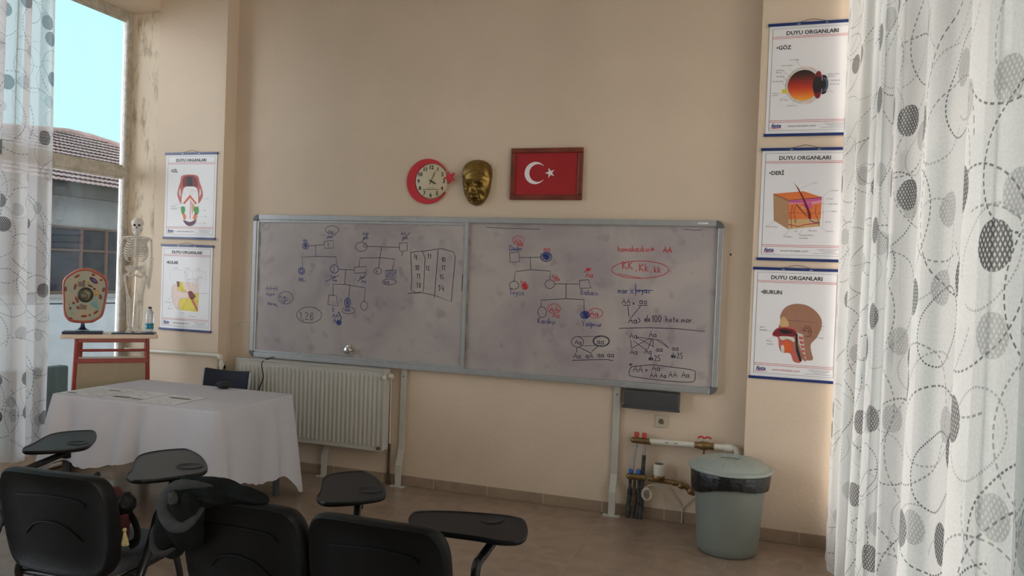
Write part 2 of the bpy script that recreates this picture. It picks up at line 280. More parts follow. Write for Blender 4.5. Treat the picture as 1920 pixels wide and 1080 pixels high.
# ------------------------------------------------------------------ mesh helpers
def smooth(pts, n=6, closed=False):
    P = [Vector(p) for p in pts]; out = []
    m = len(P)
    for i in range(m if closed else m-1):
        g = (lambda k: P[k % m]) if closed else (lambda k: P[max(0, min(m-1, k))])
        a, b, c, d = g(i-1), g(i), g(i+1), g(i+2)
        for j in range(n):
            t = j/n
            out.append(.5*((2*b)+(c-a)*t+(2*a-5*b+4*c-d)*t*t+(3*b-3*c+d-a)*t**3))
    if not closed: out.append(P[-1])
    return out
class MB:
    def __init__(s): s.v = []; s.f = []; s.m = []; s.slots = []; s.sm = []
    def mi(s, name):
        if name not in s.slots: s.slots.append(name)
        return s.slots.index(name)
    def add(s, vs, fs, m, sm=False, M4=None):
        o = len(s.v); s.v += [tuple(M4 @ Vector(v)) if M4 is not None else tuple(v) for v in vs]
        k = s.mi(m)
        for f in fs: s.f.append([i+o for i in f]); s.m.append(k); s.sm.append(sm)
        return s
    def box(s, x0, x1, y0, y1, z0, z1, m, M4=None):
        v = [(x, y, z) for z in (z0, z1) for y in (y0, y1) for x in (x0, x1)]
        return s.add(v, [(0, 2, 3, 1), (4, 5, 7, 6), (0, 1, 5, 4), (2, 6, 7, 3), (0, 4, 6, 2), (1, 3, 7, 5)], m, False, M4)
    def tube(s, pts, r, m, n=10, cap=True, closed=False, flat=1.0, M4=None):
        P = [Vector(p) for p in pts]; k = len(P); R = r if isinstance(r, (list, tuple)) else [r]*k
        T = []
        for i in range(k):
            a = P[(i-1) % k] if closed else P[max(0, i-1)]; b = P[(i+1) % k] if closed else P[min(k-1, i+1)]
            d = (b-a); T.append(d.normalized() if d.length > 1e-9 else Vector((0, 0, 1)))
        up = Vector((0, 0, 1)) if abs(T[0].z) < .9 else Vector((0, 1, 0))
        nrm = (up-T[0]*up.dot(T[0])).normalized(); vs = []
        for i in range(k):
            nrm = (nrm-T[i]*nrm.dot(T[i])); nrm = nrm.normalized() if nrm.length > 1e-6 else T[i].orthogonal().normalized()
            bn = T[i].cross(nrm)
            for j in range(n):
                a = 2*PI*j/n; vs.append(P[i]+(nrm*math.cos(a)*flat+bn*math.sin(a))*R[i])
        fs = []
        for i in range(k if closed else k-1):
            for j in range(n):
                a = i*n+j; b = i*n+(j+1) % n; c = ((i+1) % k)*n+(j+1) % n; d = ((i+1) % k)*n+j; fs.append((a, b, c, d))
        if cap and not closed: fs += [tuple(range(n))[::-1], tuple((k-1)*n+j for j in range(n))]
        return s.add(vs, fs, m, True, M4)
    def lathe(s, prof, m, c=(0, 0, 0), n=32, M4=None, sx=1, sy=1):
        vs = []; fs = []
        for r, z in prof:
            for j in range(n):
                a = 2*PI*j/n; vs.append((c[0]+r*math.cos(a)*sx, c[1]+r*math.sin(a)*sy, c[2]+z))
        for i in range(len(prof)-1):
            for j in range(n): fs.append((i*n+j, i*n+(j+1) % n, (i+1)*n+(j+1) % n, (i+1)*n+j))
        fs += [tuple(range(n))[::-1], tuple((len(prof)-1)*n+j for j in range(n))]
        return s.add(vs, fs, m, True, M4)
    def ell(s, c, r, m, n=16, k=10, M4=None):
        prof = [(max(1e-4, math.sin(PI*i/k)), -math.cos(PI*i/k)) for i in range(k+1)]
        A = Matrix.Translation(c) @ Matrix.Diagonal((r[0], r[1], r[2], 1))
        return s.lathe(prof, m, n=n, M4=(M4 @ A) if M4 is not None else A)
    def prism(s, out, d0, d1, m, M4=None, sm=False):     # outline in x,z extruded along y
        n = len(out); vs = [(x, d0, z) for x, z in out]+[(x, d1, z) for x, z in out]
        fs = [tuple(range(n)), tuple(range(2*n-1, n-1, -1))]+[(i, i+n, (i+1) % n+n, (i+1) % n) for i in range(n)]
        return s.add(vs, fs, m, sm, M4)
    def hprism(s, out, z0, z1, m, M4=None):              # outline in x,y extruded along z
        n = len(out); vs = [(x, y, z0) for x, y in out]+[(x, y, z1) for x, y in out]
        fs = [tuple(range(n))[::-1], tuple(range(n, 2*n))]+[(i, (i+1) % n, (i+1) % n+n, i+n) for i in range(n)]
        return s.add(vs, fs, m, False, M4)
    def poly(s, out, y, m, M4=None):                     # flat print facing -y
        return s.add([(x, y, z) for x, z in out], [tuple(range(len(out)))], m, False, M4)
    def line(s, pts, w, y, m, M4=None, closed=False):    # flat inked line in the x,z plane
        P = [Vector((p[0], p[1])) for p in pts]; k = len(P); vs = []
        if k < 2: return s
        for i in range(k):
            a = P[(i-1) % k] if closed else P[max(0, i-1)]; b = P[(i+1) % k] if closed else P[min(k-1, i+1)]
            d = b-a
            if d.length < 1e-7: d = Vector((1, 0))
            d.normalize(); nn = Vector((-d.y, d.x))*w/2
            yy = y-i*1e-5; vs += [(P[i].x+nn.x, yy, P[i].y+nn.y), (P[i].x-nn.x, yy, P[i].y-nn.y)]
        fs = [(2*i, 2*i+1, 2*((i+1) % k)+1, 2*((i+1) % k)) for i in range(k if closed else k-1)]
        return s.add(vs, fs, m, False, M4)
    def build(s, name, parent=None, bevel=0, loc=None, rot=None, fix=True):
        me = bpy.data.meshes.new(name); me.from_pydata(s.v, [], s.f)
        for n in s.slots: me.materials.append(M[n])
        me.polygons.foreach_set('material_index', s.m); me.polygons.foreach_set('use_smooth', s.sm)
        me.update()
        if fix:
            b = bmesh.new(); b.from_mesh(me); bmesh.ops.recalc_face_normals(b, faces=b.faces); b.to_mesh(me); b.free()
        if any(s.sm) and hasattr(me, 'set_sharp_from_angle'): me.set_sharp_from_angle(angle=math.radians(50))
        o = bpy.data.objects.new(name, me); COL.objects.link(o)
        if parent: o.parent = parent
        if loc is not None: o.location = loc
        if rot is not None: o.rotation_euler = rot
        if bevel:
            md = o.modifiers.new('bevel', 'BEVEL'); md.width = bevel; md.segments = 2; md.limit_method = 'ANGLE'
        return o
def tag(o, label, cat, group=None):
    o['label'] = label; o['category'] = cat
    if group: o['group'] = group
    return o
def thing(name, label, cat, loc=(0, 0, 0), rz=0, group=None):
    o = bpy.data.objects.new(name, None); COL.objects.link(o); o.location = loc; o.rotation_euler = (0, 0, rz); o.empty_display_size = .1
    return tag(o, label, cat, group)
def struct(o): o['kind'] = 'structure'; return o
def child_label(o, l): o['label'] = l; return o
_tc = {}
def text_geo(t, bold=0.0):
    k = (t, bold)
    if k in _tc: return _tc[k]
    cu = bpy.data.curves.new('t', 'FONT'); cu.body = t; cu.size = 1; cu.resolution_u = 2; cu.offset = bold; cu.fill_mode = 'FRONT'
    o = bpy.data.objects.new('t', cu); me = bpy.data.meshes.new_from_object(o)
    vs = [(v.co.x, v.co.y) for v in me.vertices]; fs = [tuple(p.vertices) for p in me.polygons]
    bpy.data.objects.remove(o); bpy.data.meshes.remove(me); bpy.data.curves.remove(cu)
    if not vs: vs = [(0, 0)]; fs = []
    x0 = min(v[0] for v in vs); x1 = max(v[0] for v in vs)
    _tc[k] = ([(v[0]-x0, v[1]) for v in vs], fs, x1-x0); return _tc[k]
def put_text(mb, t, x, z, cap, m, y=-.001, width=None, align='l', bold=0.0, shear=0, M4=None):
    vs, fs, w = text_geo(t, bold); k = cap/.73; kx = (width/w) if width else k
    ox = {'l': 0, 'c': -w*kx/2, 'r': -w*kx}[align]
    mb.add([(x+ox+a*kx+shear*b*k, y, z+b*k) for a, b in vs], fs, m, False, M4)
# marker handwriting on the whiteboard: colour, pen width in mm, points in mm from the board's lower left floor corner
STROKES = [
 ('b',3.4,[[501,1920],[499,1923],[495,1924],[491,1923],[489,1919],[490,1915],[492,1912],[496,1910],[499,1912],[501,1915],[501,1920]]),
 ('b',3.4,[[502,1925],[502,1914],[505,1910]]),
 ('b',3.4,[[522,1919],[519,1923],[515,1924],[512,1923],[510,1919],[510,1915],[513,1911],[516,1910],[520,1911],[522,1915],[522,1919]]),
 ('b',3.4,[[522,1924],[522,1913],[526,1909]]),
 ('b',5,[[541,1875],[540,1868],[538,1863],[535,1857],[530,1853],[524,1850],[517,1848],[510,1848],[504,1850],[498,1852],[492,1856],[488,1861],[486,1867],[484,1873],[485,1879],[487,1885],[491,1890],[496,1895],[502,1898],[508,1899],[515,1899],[522,1898],[528,1895],[533,1891],[537,1886],[540,1881],[541,1875]]),
 ('b',4,[[508,1891],[516,1895],[498,1884],[527,1889],[495,1877],[530,1882],[495,1870],[531,1875],[498,1863],[528,1868],[509,1857],[517,1861]]),
 ('k',3.2,[[820,2011],[818,2003],[813,1996],[805,1989],[794,1984],[781,1980],[766,1978],[751,1978],[737,1979],[723,1983],[712,1988],[703,1994],[698,2001],[695,2009],[697,2017],[702,2024],[710,2031],[721,2036],[735,2040],[749,2042],[764,2043],[779,2041],[792,2037],[803,2032],[812,2026],[818,2019],[820,2011]]),
 ('b',3.4,[[720,1983],[731,2014],[742,1982]]),
 ('b',3.4,[[722,1995],[740,1995]]),
 ('b',3.4,[[762,1993],[759,1997],[755,1999],[751,1997],[749,1993],[749,1988],[752,1984],[756,1983],[760,1984],[763,1988],[762,1993]]),
 ('b',3.4,[[763,1999],[763,1986],[767,1982]]),
 ('b',3.4,[[715,1940],[725,1969],[735,1940]]),
 ('b',3.4,[[717,1951],[734,1952]]),
 ('b',3.4,[[741,1940],[751,1969],[761,1939]]),
 ('b',3.4,[[743,1951],[760,1951]]),
 ('k',3.6,[[704,1939],[796,1972]]),
 ('k',3.6,[[547,1875],[686,1888]]),
 ('k',3.6,[[685,1914],[773,1924],[773,1863],[693,1859],[684,1914]]),
 ('b',4,[[720,1893],[726,1900],[727,1871]]),
 ('k',3.6,[[605,1883],[615,1786]]),
 ('k',3.6,[[491,1699],[482,1780],[615,1791],[803,1792],[808,1732]]),
 ('b',5,[[514,1667],[513,1661],[510,1655],[506,1649],[501,1645],[494,1641],[487,1640],[480,1639],[472,1641],[465,1643],[460,1647],[455,1653],[452,1659],[451,1665],[452,1672],[454,1678],[458,1683],[464,1688],[470,1691],[478,1693],[485,1693],[492,1692],[499,1689],[505,1685],[510,1680],[512,1674],[514,1667]]),
 ('b',6,[[498,1667],[498,1663],[496,1660],[494,1657],[492,1654],[488,1653],[485,1652],[481,1651],[477,1652],[474,1654],[471,1656],[469,1659],[467,1662],[467,1666],[467,1669],[468,1672],[470,1675],[473,1678],[476,1680],[480,1681],[484,1681],[487,1680],[491,1678],[494,1676],[496,1673],[497,1670],[498,1667]]),
 ('b',3.4,[[473,1602],[470,1606],[465,1608],[461,1606],[459,1602],[459,1596],[462,1592],[467,1591],[471,1593],[473,1597],[473,1602]]),
 ('b',3.4,[[474,1608],[474,1595],[477,1590]]),
 ('b',3.4,[[497,1602],[494,1606],[490,1607],[486,1606],[483,1601],[484,1596],[487,1592],[491,1591],[495,1593],[498,1597],[497,1602]]),
 ('b',3.4,[[498,1608],[498,1595],[502,1590]]),
 ('b',3.6,[[461,1583],[527,1583]]),
 ('b',4.5,[[828,1694],[827,1685],[824,1678],[819,1671],[813,1665],[805,1661],[796,1659],[787,1659],[779,1660],[771,1664],[764,1669],[758,1676],[755,1683],[753,1691],[754,1699],[757,1707],[762,1714],[768,1719],[776,1723],[785,1726],[794,1726],[803,1724],[811,1721],[817,1716],[823,1709],[826,1702],[828,1694]]),
 ('k',3.5,[[775,1711],[793,1709],[781,1694],[795,1683],[785,1670],[775,1674]]),
 ('k',3.6,[[832,1690],[971,1691]]),
 ('b',3.4,[[758,1619],[767,1648],[777,1619]]),
 ('b',3.4,[[760,1630],[776,1630]]),
 ('b',3.4,[[783,1619],[793,1647],[803,1618]]),
 ('b',3.4,[[786,1629],[802,1630]]),
 ('b',3.4,[[778,1590],[787,1617],[796,1590]]),
 ('b',3.4,[[780,1601],[795,1601]]),
 ('b',3.4,[[814,1600],[811,1603],[807,1605],[804,1603],[802,1600],[802,1595],[805,1592],[808,1591],[812,1592],[814,1596],[814,1600]]),
 ('b',3.4,[[814,1605],[814,1594],[817,1590]]),
 ('k',3.6,[[712,1585],[836,1642]]),
 ('k',3.6,[[973,1713],[1080,1721],[1082,1671],[977,1665],[971,1715]]),
 ('b',3.4,[[1025,1621],[1035,1652],[1046,1621]]),
 ('b',3.4,[[1027,1633],[1045,1634]]),
 ('b',3.4,[[1052,1621],[1062,1652],[1073,1621]]),
 ('b',3.4,[[1054,1633],[1072,1633]]),
 ('b',3.4,[[1042,1591],[1052,1620],[1061,1591]]),
 ('b',3.4,[[1044,1602],[1060,1602]]),
 ('b',3.4,[[1080,1601],[1077,1605],[1073,1606],[1070,1605],[1068,1601],[1068,1596],[1071,1593],[1074,1592],[1078,1593],[1080,1597],[1080,1601]]),
 ('b',3.4,[[1081,1607],[1080,1595],[1084,1591]]),
 ('k',3.6,[[1004,1599],[1088,1659]]),
 ('k',3.2,[[1084,1880],[1083,1872],[1079,1863],[1072,1856],[1063,1850],[1051,1845],[1039,1843],[1026,1842],[1013,1844],[1002,1848],[992,1854],[984,1861],[979,1869],[977,1878],[978,1887],[983,1895],[990,1903],[999,1909],[1011,1913],[1023,1916],[1036,1916],[1049,1914],[1060,1910],[1070,1904],[1078,1897],[1083,1889],[1084,1880]]),
 ('k',3.2,[[1080,1890],[1080,1887],[1078,1884],[1076,1882],[1074,1880],[1070,1878],[1066,1878],[1063,1878],[1059,1878],[1055,1879],[1052,1881],[1050,1884],[1049,1886],[1048,1889],[1048,1892],[1050,1895],[1052,1897],[1055,1899],[1058,1900],[1062,1901],[1066,1901],[1069,1901],[1073,1899],[1076,1898],[1078,1895],[1080,1893],[1080,1890]]),
 ('b',3.4,[[1038,1974],[1048,2003],[1057,1974]]),
 ('b',3.4,[[1040,1985],[1056,1985]]),
 ('b',3.4,[[1063,1974],[1073,2002],[1082,1973]]),
 ('b',3.4,[[1065,1985],[1081,1985]]),
 ('b',3.4,[[1045,1939],[1054,1967],[1064,1938]]),
 ('b',3.4,[[1047,1950],[1063,1950]]),
 ('b',3.4,[[1070,1938],[1079,1967],[1089,1938]]),
 ('b',3.4,[[1072,1949],[1088,1949]]),
 ('k',3.6,[[1036,1924],[1094,1992]]),
 ('k',3.6,[[1087,1883],[1369,1883]]),
 ('k',3.6,[[1370,1915],[1434,1922],[1439,1861],[1388,1850],[1369,1864],[1370,1918]]),
 ('b',3.4,[[1380,1981],[1390,2009],[1399,1981]]),
 ('b',3.4,[[1383,1992],[1398,1992]]),
 ('b',3.4,[[1405,1980],[1414,2008],[1423,1980]]),
 ('b',3.4,[[1407,1991],[1422,1991]]),
 ('b',3.4,[[1392,1946],[1402,1976],[1412,1946]]),
 ('b',3.4,[[1394,1958],[1411,1958]]),
 ('b',3.4,[[1418,1946],[1428,1976],[1438,1945]]),
 ('b',3.4,[[1421,1957],[1437,1957]]),
 ('k',3.6,[[1388,1932],[1457,2001]]),
 ('k',3.4,[[1389,1839],[1394,1843],[1399,1838],[1397,1830],[1390,1820],[1402,1821]]),
 ('k',3.6,[[1214,1884],[1199,1791],[1192,1714]]),
 ('k',3.6,[[1013,1721],[1024,1788],[1202,1796],[1332,1790],[1313,1705]]),
 ('k',3.2,[[1221,1690],[1220,1684],[1217,1679],[1212,1673],[1206,1669],[1198,1666],[1190,1664],[1182,1664],[1173,1665],[1165,1668],[1159,1672],[1154,1676],[1150,1682],[1149,1688],[1150,1694],[1153,1699],[1158,1705],[1164,1709],[1171,1712],[1180,1713],[1188,1714],[1197,1713],[1204,1710],[1211,1706],[1216,1702],[1219,1696],[1221,1690]]),
 ('k',3.4,[[1171,1702],[1168,1684],[1184,1685]]),
 ('k',3.4,[[1181,1696],[1180,1672]]),
 ('b',4,[[1256,1696],[1347,1704],[1347,1641],[1258,1644],[1256,1696]]),
 ('b',4,[[1266,1647],[1285,1695]]),
 ('b',4,[[1281,1648],[1300,1695]]),
 ('b',4,[[1297,1648],[1316,1696]]),
 ('b',4,[[1313,1649],[1332,1696]]),
 ('b',4,[[1328,1649],[1347,1697]]),
 ('b',3.4,[[1262,1605],[1259,1609],[1254,1611],[1250,1609],[1247,1604],[1248,1599],[1251,1594],[1256,1593],[1260,1595],[1263,1599],[1262,1605]]),
 ('b',3.4,[[1263,1612],[1263,1597],[1267,1592]]),
 ('b',3.4,[[1288,1605],[1285,1609],[1280,1611],[1276,1609],[1273,1604],[1274,1599],[1277,1594],[1282,1593],[1286,1594],[1289,1599],[1288,1605]]),
 ('b',3.4,[[1289,1612],[1289,1597],[1293,1592]]),
 ('k',3.2,[[1351,1609],[1349,1603],[1344,1598],[1336,1593],[1326,1589],[1313,1586],[1299,1584],[1284,1583],[1270,1584],[1257,1586],[1246,1589],[1238,1594],[1232,1599],[1230,1604],[1232,1610],[1237,1616],[1245,1621],[1256,1625],[1269,1628],[1283,1630],[1297,1630],[1311,1629],[1324,1627],[1335,1624],[1343,1620],[1349,1615],[1351,1609]]),
 ('k',3.6,[[896,1686],[891,1572]]),
 ('k',3.6,[[788,1468],[782,1569],[894,1571],[1079,1550],[1072,1440]]),
 ('k',3.6,[[938,1563],[931,1462]]),
 ('k',3.6,[[746,1475],[815,1482],[835,1395],[741,1400],[746,1475]]),
 ('b',4.5,[[798,1378],[787,1377],[786,1365],[798,1361],[795,1347],[784,1348]]),
 ('b',4.2,[[789,1298],[801,1332],[812,1299]]),
 ('b',4.2,[[792,1311],[811,1312]]),
 ('b',4.2,[[819,1299],[831,1333],[842,1299]]),
 ('b',4.2,[[822,1312],[841,1312]]),
 ('b',4.2,[[799,1258],[810,1292],[822,1258]]),
 ('b',4.2,[[802,1271],[821,1272]]),
 ('b',4.2,[[829,1258],[840,1292],[852,1258]]),
 ('b',4.2,[[832,1271],[851,1272]]),
 ('b',7,[[842,1347],[869,1300],[860,1254]]),
 ('b',4,[[841,1275],[854,1280],[826,1267],[870,1275],[820,1261],[876,1269],[818,1254],[878,1262],[820,1248],[877,1256],[827,1242],[871,1249],[843,1236],[856,1242]]),
 ('b',6,[[948,1427],[948,1419],[946,1411],[943,1404],[938,1399],[933,1395],[927,1392],[921,1392],[915,1394],[909,1397],[904,1402],[900,1409],[898,1416],[897,1424],[897,1432],[899,1440],[902,1447],[907,1453],[912,1457],[918,1459],[924,1459],[931,1457],[936,1454],[941,1449],[945,1442],[947,1435],[948,1427]]),
 ('b',4,[[918,1445],[925,1450],[909,1436],[935,1442],[907,1427],[938,1434],[907,1418],[939,1425],[910,1410],[936,1416],[920,1401],[927,1407]]),
 ('b',4.2,[[917,1367],[914,1372],[910,1373],[905,1371],[903,1367],[903,1361],[906,1357],[911,1356],[915,1358],[918,1362],[917,1367]]),
 ('b',4.2,[[918,1374],[918,1360],[922,1355]]),
 ('b',4.2,[[942,1368],[939,1372],[935,1373],[930,1371],[928,1367],[928,1362],[931,1357],[936,1356],[940,1358],[943,1362],[942,1368]]),
 ('b',4.2,[[943,1374],[943,1360],[947,1355]]),
 ('k',3.2,[[994,1364],[993,1358],[988,1352],[980,1346],[969,1341],[957,1338],[943,1336],[928,1335],[914,1336],[901,1338],[891,1342],[882,1346],[877,1352],[875,1358],[876,1365],[881,1371],[889,1377],[900,1381],[912,1385],[926,1387],[941,1388],[955,1387],[968,1385],[979,1381],[987,1376],[992,1371],[994,1364]]),
 ('k',3.2,[[1107,1408],[1104,1393],[1096,1380],[1083,1372],[1069,1371],[1056,1378],[1046,1390],[1042,1405],[1045,1421],[1054,1434],[1066,1441],[1080,1442],[1094,1435],[1103,1423],[1107,1408]]),
 ('b',3.4,[[140,1496],[153,1531],[165,1496]]),
 ('b',3.4,[[143,1509],[164,1510]]),
 ('b',3.4,[[172,1496],[185,1531],[197,1496]]),
 ('b',3.4,[[175,1509],[196,1510]]),
 ('b',3.4,[[204,1510],[224,1510]]),
 ('b',3.4,[[217,1519],[226,1510],[217,1501]]),
 ('b',3.4,[[232,1496],[244,1531],[257,1496]]),
 ('b',3.4,[[235,1509],[255,1510]]),
 ('b',3.4,[[145,1446],[157,1481],[170,1446]]),
 ('b',3.4,[[148,1460],[169,1460]]),
 ('b',3.4,[[194,1459],[190,1464],[185,1465],[181,1463],[178,1459],[178,1453],[182,1449],[187,1447],[191,1449],[194,1454],[194,1459]]),
 ('b',3.4,[[195,1466],[194,1452],[199,1446]]),
 ('b',3.4,[[204,1460],[224,1460]]),
 ('b',3.4,[[217,1469],[226,1460],[216,1452]]),
 ('b',3.4,[[274,1430],[286,1462],[297,1430]]),
 ('b',3.4,[[277,1442],[296,1443]]),
 ('b',3.4,[[308,1431],[305,1423]]),
 ('b',3.4,[[329,1442],[326,1446],[322,1447],[317,1445],[315,1441],[315,1436],[318,1432],[323,1431],[327,1432],[330,1437],[329,1442]]),
 ('b',3.4,[[330,1448],[330,1435],[334,1430]]),
 ('b',3.4,[[177,1384],[174,1388],[170,1390],[166,1389],[163,1385],[164,1380],[166,1376],[171,1374],[175,1375],[177,1379],[177,1384]]),
 ('b',3.4,[[178,1389],[177,1377],[181,1372]]),
 ('b',3.4,[[200,1381],[197,1385],[193,1387],[189,1386],[187,1382],[187,1377],[190,1373],[194,1371],[198,1372],[200,1376],[200,1381]]),
 ('b',3.4,[[201,1386],[201,1374],[204,1369]]),
 ('b',3.4,[[209,1380],[226,1378]]),
 ('b',3.4,[[220,1386],[228,1378],[220,1371]]),
 ('b',3.4,[[247,1374],[244,1378],[240,1380],[236,1379],[234,1375],[234,1371],[237,1366],[241,1365],[245,1366],[247,1369],[247,1374]]),
 ('b',3.4,[[248,1380],[248,1367],[252,1363]]),
 ('b',3.4,[[257,1362],[269,1360]]),
 ('k',3.2,[[410,1441],[408,1428],[402,1416],[393,1406],[380,1397],[365,1390],[348,1387],[331,1386],[314,1388],[298,1393],[285,1401],[275,1411],[268,1422],[266,1434],[267,1447],[273,1459],[282,1470],[295,1478],[310,1485],[327,1489],[345,1489],[362,1487],[377,1482],[390,1474],[400,1464],[407,1453],[410,1441]]),
 ('b',3.6,[[288,1420],[318,1402],[353,1421]]),
 ('b',3.4,[[320,1407],[324,1412],[329,1408],[327,1400],[320,1390],[332,1391]]),
 ('k',4,[[476,1312],[490,1328],[491,1265]]),
 ('k',4,[[515,1268],[510,1252]]),
 ('k',4,[[529,1316],[541,1329],[556,1316],[550,1294],[530,1266],[565,1269]]),
 ('k',4,[[583,1259],[580,1316],[598,1329],[606,1313],[585,1297],[611,1288],[604,1267],[584,1269]]),
 ('k',3.2,[[686,1312],[683,1296],[674,1281],[658,1267],[637,1256],[612,1247],[585,1242],[557,1240],[529,1242],[503,1248],[481,1258],[464,1270],[453,1284],[449,1300],[452,1316],[462,1331],[478,1345],[499,1357],[524,1366],[552,1371],[580,1372],[608,1370],[633,1364],[655,1354],[671,1342],[682,1328],[686,1312]]),
 ('k',3.6,[[1468,1845],[1567,1860],[1595,1803],[1590,1545],[1529,1531],[1482,1548],[1487,1636],[1468,1845]]),
 ('k',3.6,[[1567,1857],[1730,1882],[1830,1860],[1849,1821],[1828,1475],[1682,1519],[1580,1533],[1458,1523]]),
 ('k',3.6,[[1703,1872],[1685,1496]]),
 ('k',4,[[1507,1834],[1502,1808],[1525,1808]]),
 ('k',4,[[1520,1825],[1520,1789]]),
 ('k',4,[[1512,1739],[1520,1748],[1521,1709]]),
 ('k',4,[[1546,1727],[1545,1737],[1542,1744],[1538,1747],[1534,1744],[1531,1737],[1531,1728],[1532,1719],[1535,1711],[1539,1709],[1543,1711],[1546,1718],[1546,1727]]),
 ('k',4,[[1529,1673],[1537,1682],[1537,1647]]),
 ('k',4,[[1546,1672],[1553,1681],[1554,1646]]),
 ('k',4,[[1530,1602],[1539,1612],[1539,1570]]),
 ('k',4,[[1567,1604],[1557,1611],[1551,1603],[1568,1579],[1559,1569],[1551,1578],[1567,1604]]),
 ('k',4,[[1615,1830],[1623,1839],[1624,1800]]),
 ('k',4,[[1633,1829],[1642,1838],[1642,1799]]),
 ('k',4,[[1603,1737],[1610,1744],[1611,1712]]),
 ('k',4,[[1619,1737],[1625,1744],[1632,1737],[1629,1726],[1619,1712],[1636,1712]]),
 ('k',4,[[1734,1807],[1741,1815],[1742,1781]]),
 ('k',4,[[1764,1797],[1763,1805],[1760,1811],[1756,1814],[1753,1812],[1751,1806],[1750,1797],[1752,1789],[1754,1783],[1758,1781],[1761,1783],[1763,1788],[1764,1797]]),
 ('k',4,[[1739,1746],[1745,1753],[1746,1721]]),
 ('k',4,[[1754,1746],[1760,1753],[1767,1746],[1764,1735],[1755,1721],[1771,1721]]),
 ('k',4,[[1724,1673],[1731,1682],[1732,1647]]),
 ('k',4,[[1755,1680],[1743,1680],[1742,1667],[1754,1661],[1752,1647],[1740,1648]]),
 ('k',4,[[1715,1589],[1725,1601],[1726,1552]]),
 ('k',4,[[1744,1600],[1739,1571],[1764,1571]]),
 ('k',4,[[1759,1589],[1758,1551]]),
 ('k',5,[[1113,1306],[1116,1300]]),
 ('k',2,[[79,2023],[105,2054],[169,2064],[153,2022],[107,1996]]),
 ('g',4,[[69,1983],[69,1858]]),
 ('g',4,[[70,1808],[67,1771]]),
 ('g',4,[[68,1683],[72,1483]]),
 ('g',4,[[65,1307],[63,1232]]),
 ('g',3,[[80,976],[723,989],[998,990]]),
 ('g',6,[[1916,1687],[1913,1561]]),
 ('r',3.2,[[2391,1962],[2390,1955],[2387,1948],[2381,1941],[2373,1936],[2364,1933],[2354,1931],[2344,1930],[2333,1932],[2324,1935],[2316,1940],[2310,1946],[2306,1953],[2304,1960],[2305,1968],[2309,1975],[2314,1981],[2322,1986],[2331,1990],[2341,1992],[2352,1992],[2362,1991],[2371,1987],[2379,1983],[2386,1976],[2390,1970],[2391,1962]]),
 ('r',4,[[2320,1939],[2331,1975],[2343,1938]]),
 ('r',4,[[2323,1952],[2342,1953]]),
 ('r',4,[[2350,1938],[2361,1974],[2373,1937]]),
 ('r',4,[[2352,1952],[2371,1952]]),
 ('r',4,[[2343,1916],[2352,1947],[2362,1915]]),
 ('r',4,[[2345,1928],[2361,1928]]),
 ('r',4,[[2381,1926],[2378,1930],[2375,1932],[2371,1930],[2369,1926],[2369,1921],[2372,1917],[2376,1916],[2379,1917],[2381,1921],[2381,1926]]),
 ('r',4,[[2382,1932],[2382,1920],[2385,1915]]),
 ('b',3.4,[[2282,1883],[2281,1922],[2296,1918],[2303,1902],[2295,1885],[2278,1883]]),
 ('b',3.4,[[2311,1893],[2324,1894],[2320,1904],[2311,1898],[2312,1885],[2325,1885]]),
 ('b',3.4,[[2348,1895],[2344,1899],[2339,1901],[2335,1899],[2332,1895],[2332,1889],[2335,1884],[2340,1882],[2345,1883],[2348,1888]]),
 ('b',3.4,[[2348,1920],[2349,1882]]),
 ('b',3.4,[[2357,1892],[2371,1893],[2366,1902],[2357,1897],[2359,1884],[2371,1884]]),
 ('b',3.6,[[2281,1883],[2382,1896]]),
 ('k',3.6,[[2285,1865],[2354,1872],[2366,1800],[2290,1792],[2283,1865]]),
 ('k',3.6,[[2365,1831],[2524,1838]]),
 ('b',5,[[2613,1843],[2612,1835],[2609,1828],[2603,1821],[2596,1815],[2587,1811],[2577,1809],[2567,1809],[2557,1810],[2547,1814],[2540,1819],[2533,1825],[2529,1833],[2528,1841],[2529,1849],[2532,1856],[2538,1863],[2545,1869],[2554,1873],[2564,1875],[2574,1875],[2584,1873],[2594,1870],[2601,1865],[2607,1858],[2611,1851],[2613,1843]]),
 ('b',5,[[2561,1867],[2577,1874],[2545,1859],[2595,1867],[2538,1852],[2602,1860],[2535,1845],[2606,1853],[2535,1837],[2606,1846],[2538,1830],[2603,1838],[2546,1823],[2596,1831],[2564,1816],[2579,1823]]),
 ('r',3.4,[[2566,1897],[2562,1902],[2557,1904],[2552,1902],[2550,1897],[2550,1890],[2553,1885],[2559,1883],[2563,1885],[2566,1890],[2566,1897]]),
 ('r',3.4,[[2567,1905],[2567,1888],[2571,1882]]),
 ('r',3.4,[[2594,1896],[2590,1902],[2585,1904],[2580,1901],[2578,1896],[2578,1889],[2582,1884],[2587,1882],[2592,1884],[2594,1890],[2594,1896]]),
 ('r',3.4,[[2595,1904],[2595,1887],[2599,1881]]),
 ('k',3.6,[[2446,1833],[2454,1743]]),
 ('k',3.6,[[2326,1648],[2334,1724],[2453,1743],[2608,1738],[2605,1679]]),
 ('k',3.2,[[2365,1624],[2364,1616],[2362,1610],[2357,1603],[2350,1598],[2343,1595],[2334,1593],[2325,1592],[2316,1594],[2308,1597],[2302,1601],[2296,1607],[2293,1614],[2292,1621],[2292,1628],[2295,1635],[2300,1641],[2307,1646],[2314,1650],[2323,1652],[2332,1652],[2340,1651],[2348,1647],[2355,1643],[2360,1637],[2364,1631],[2365,1624]]),
 ('r',3.4,[[2376,1634],[2386,1668],[2397,1634]]),
 ('r',3.4,[[2378,1647],[2396,1648]]),
 ('r',3.4,[[2417,1646],[2414,1651],[2410,1652],[2406,1650],[2404,1646],[2404,1641],[2407,1636],[2411,1635],[2415,1637],[2418,1641],[2417,1646]]),
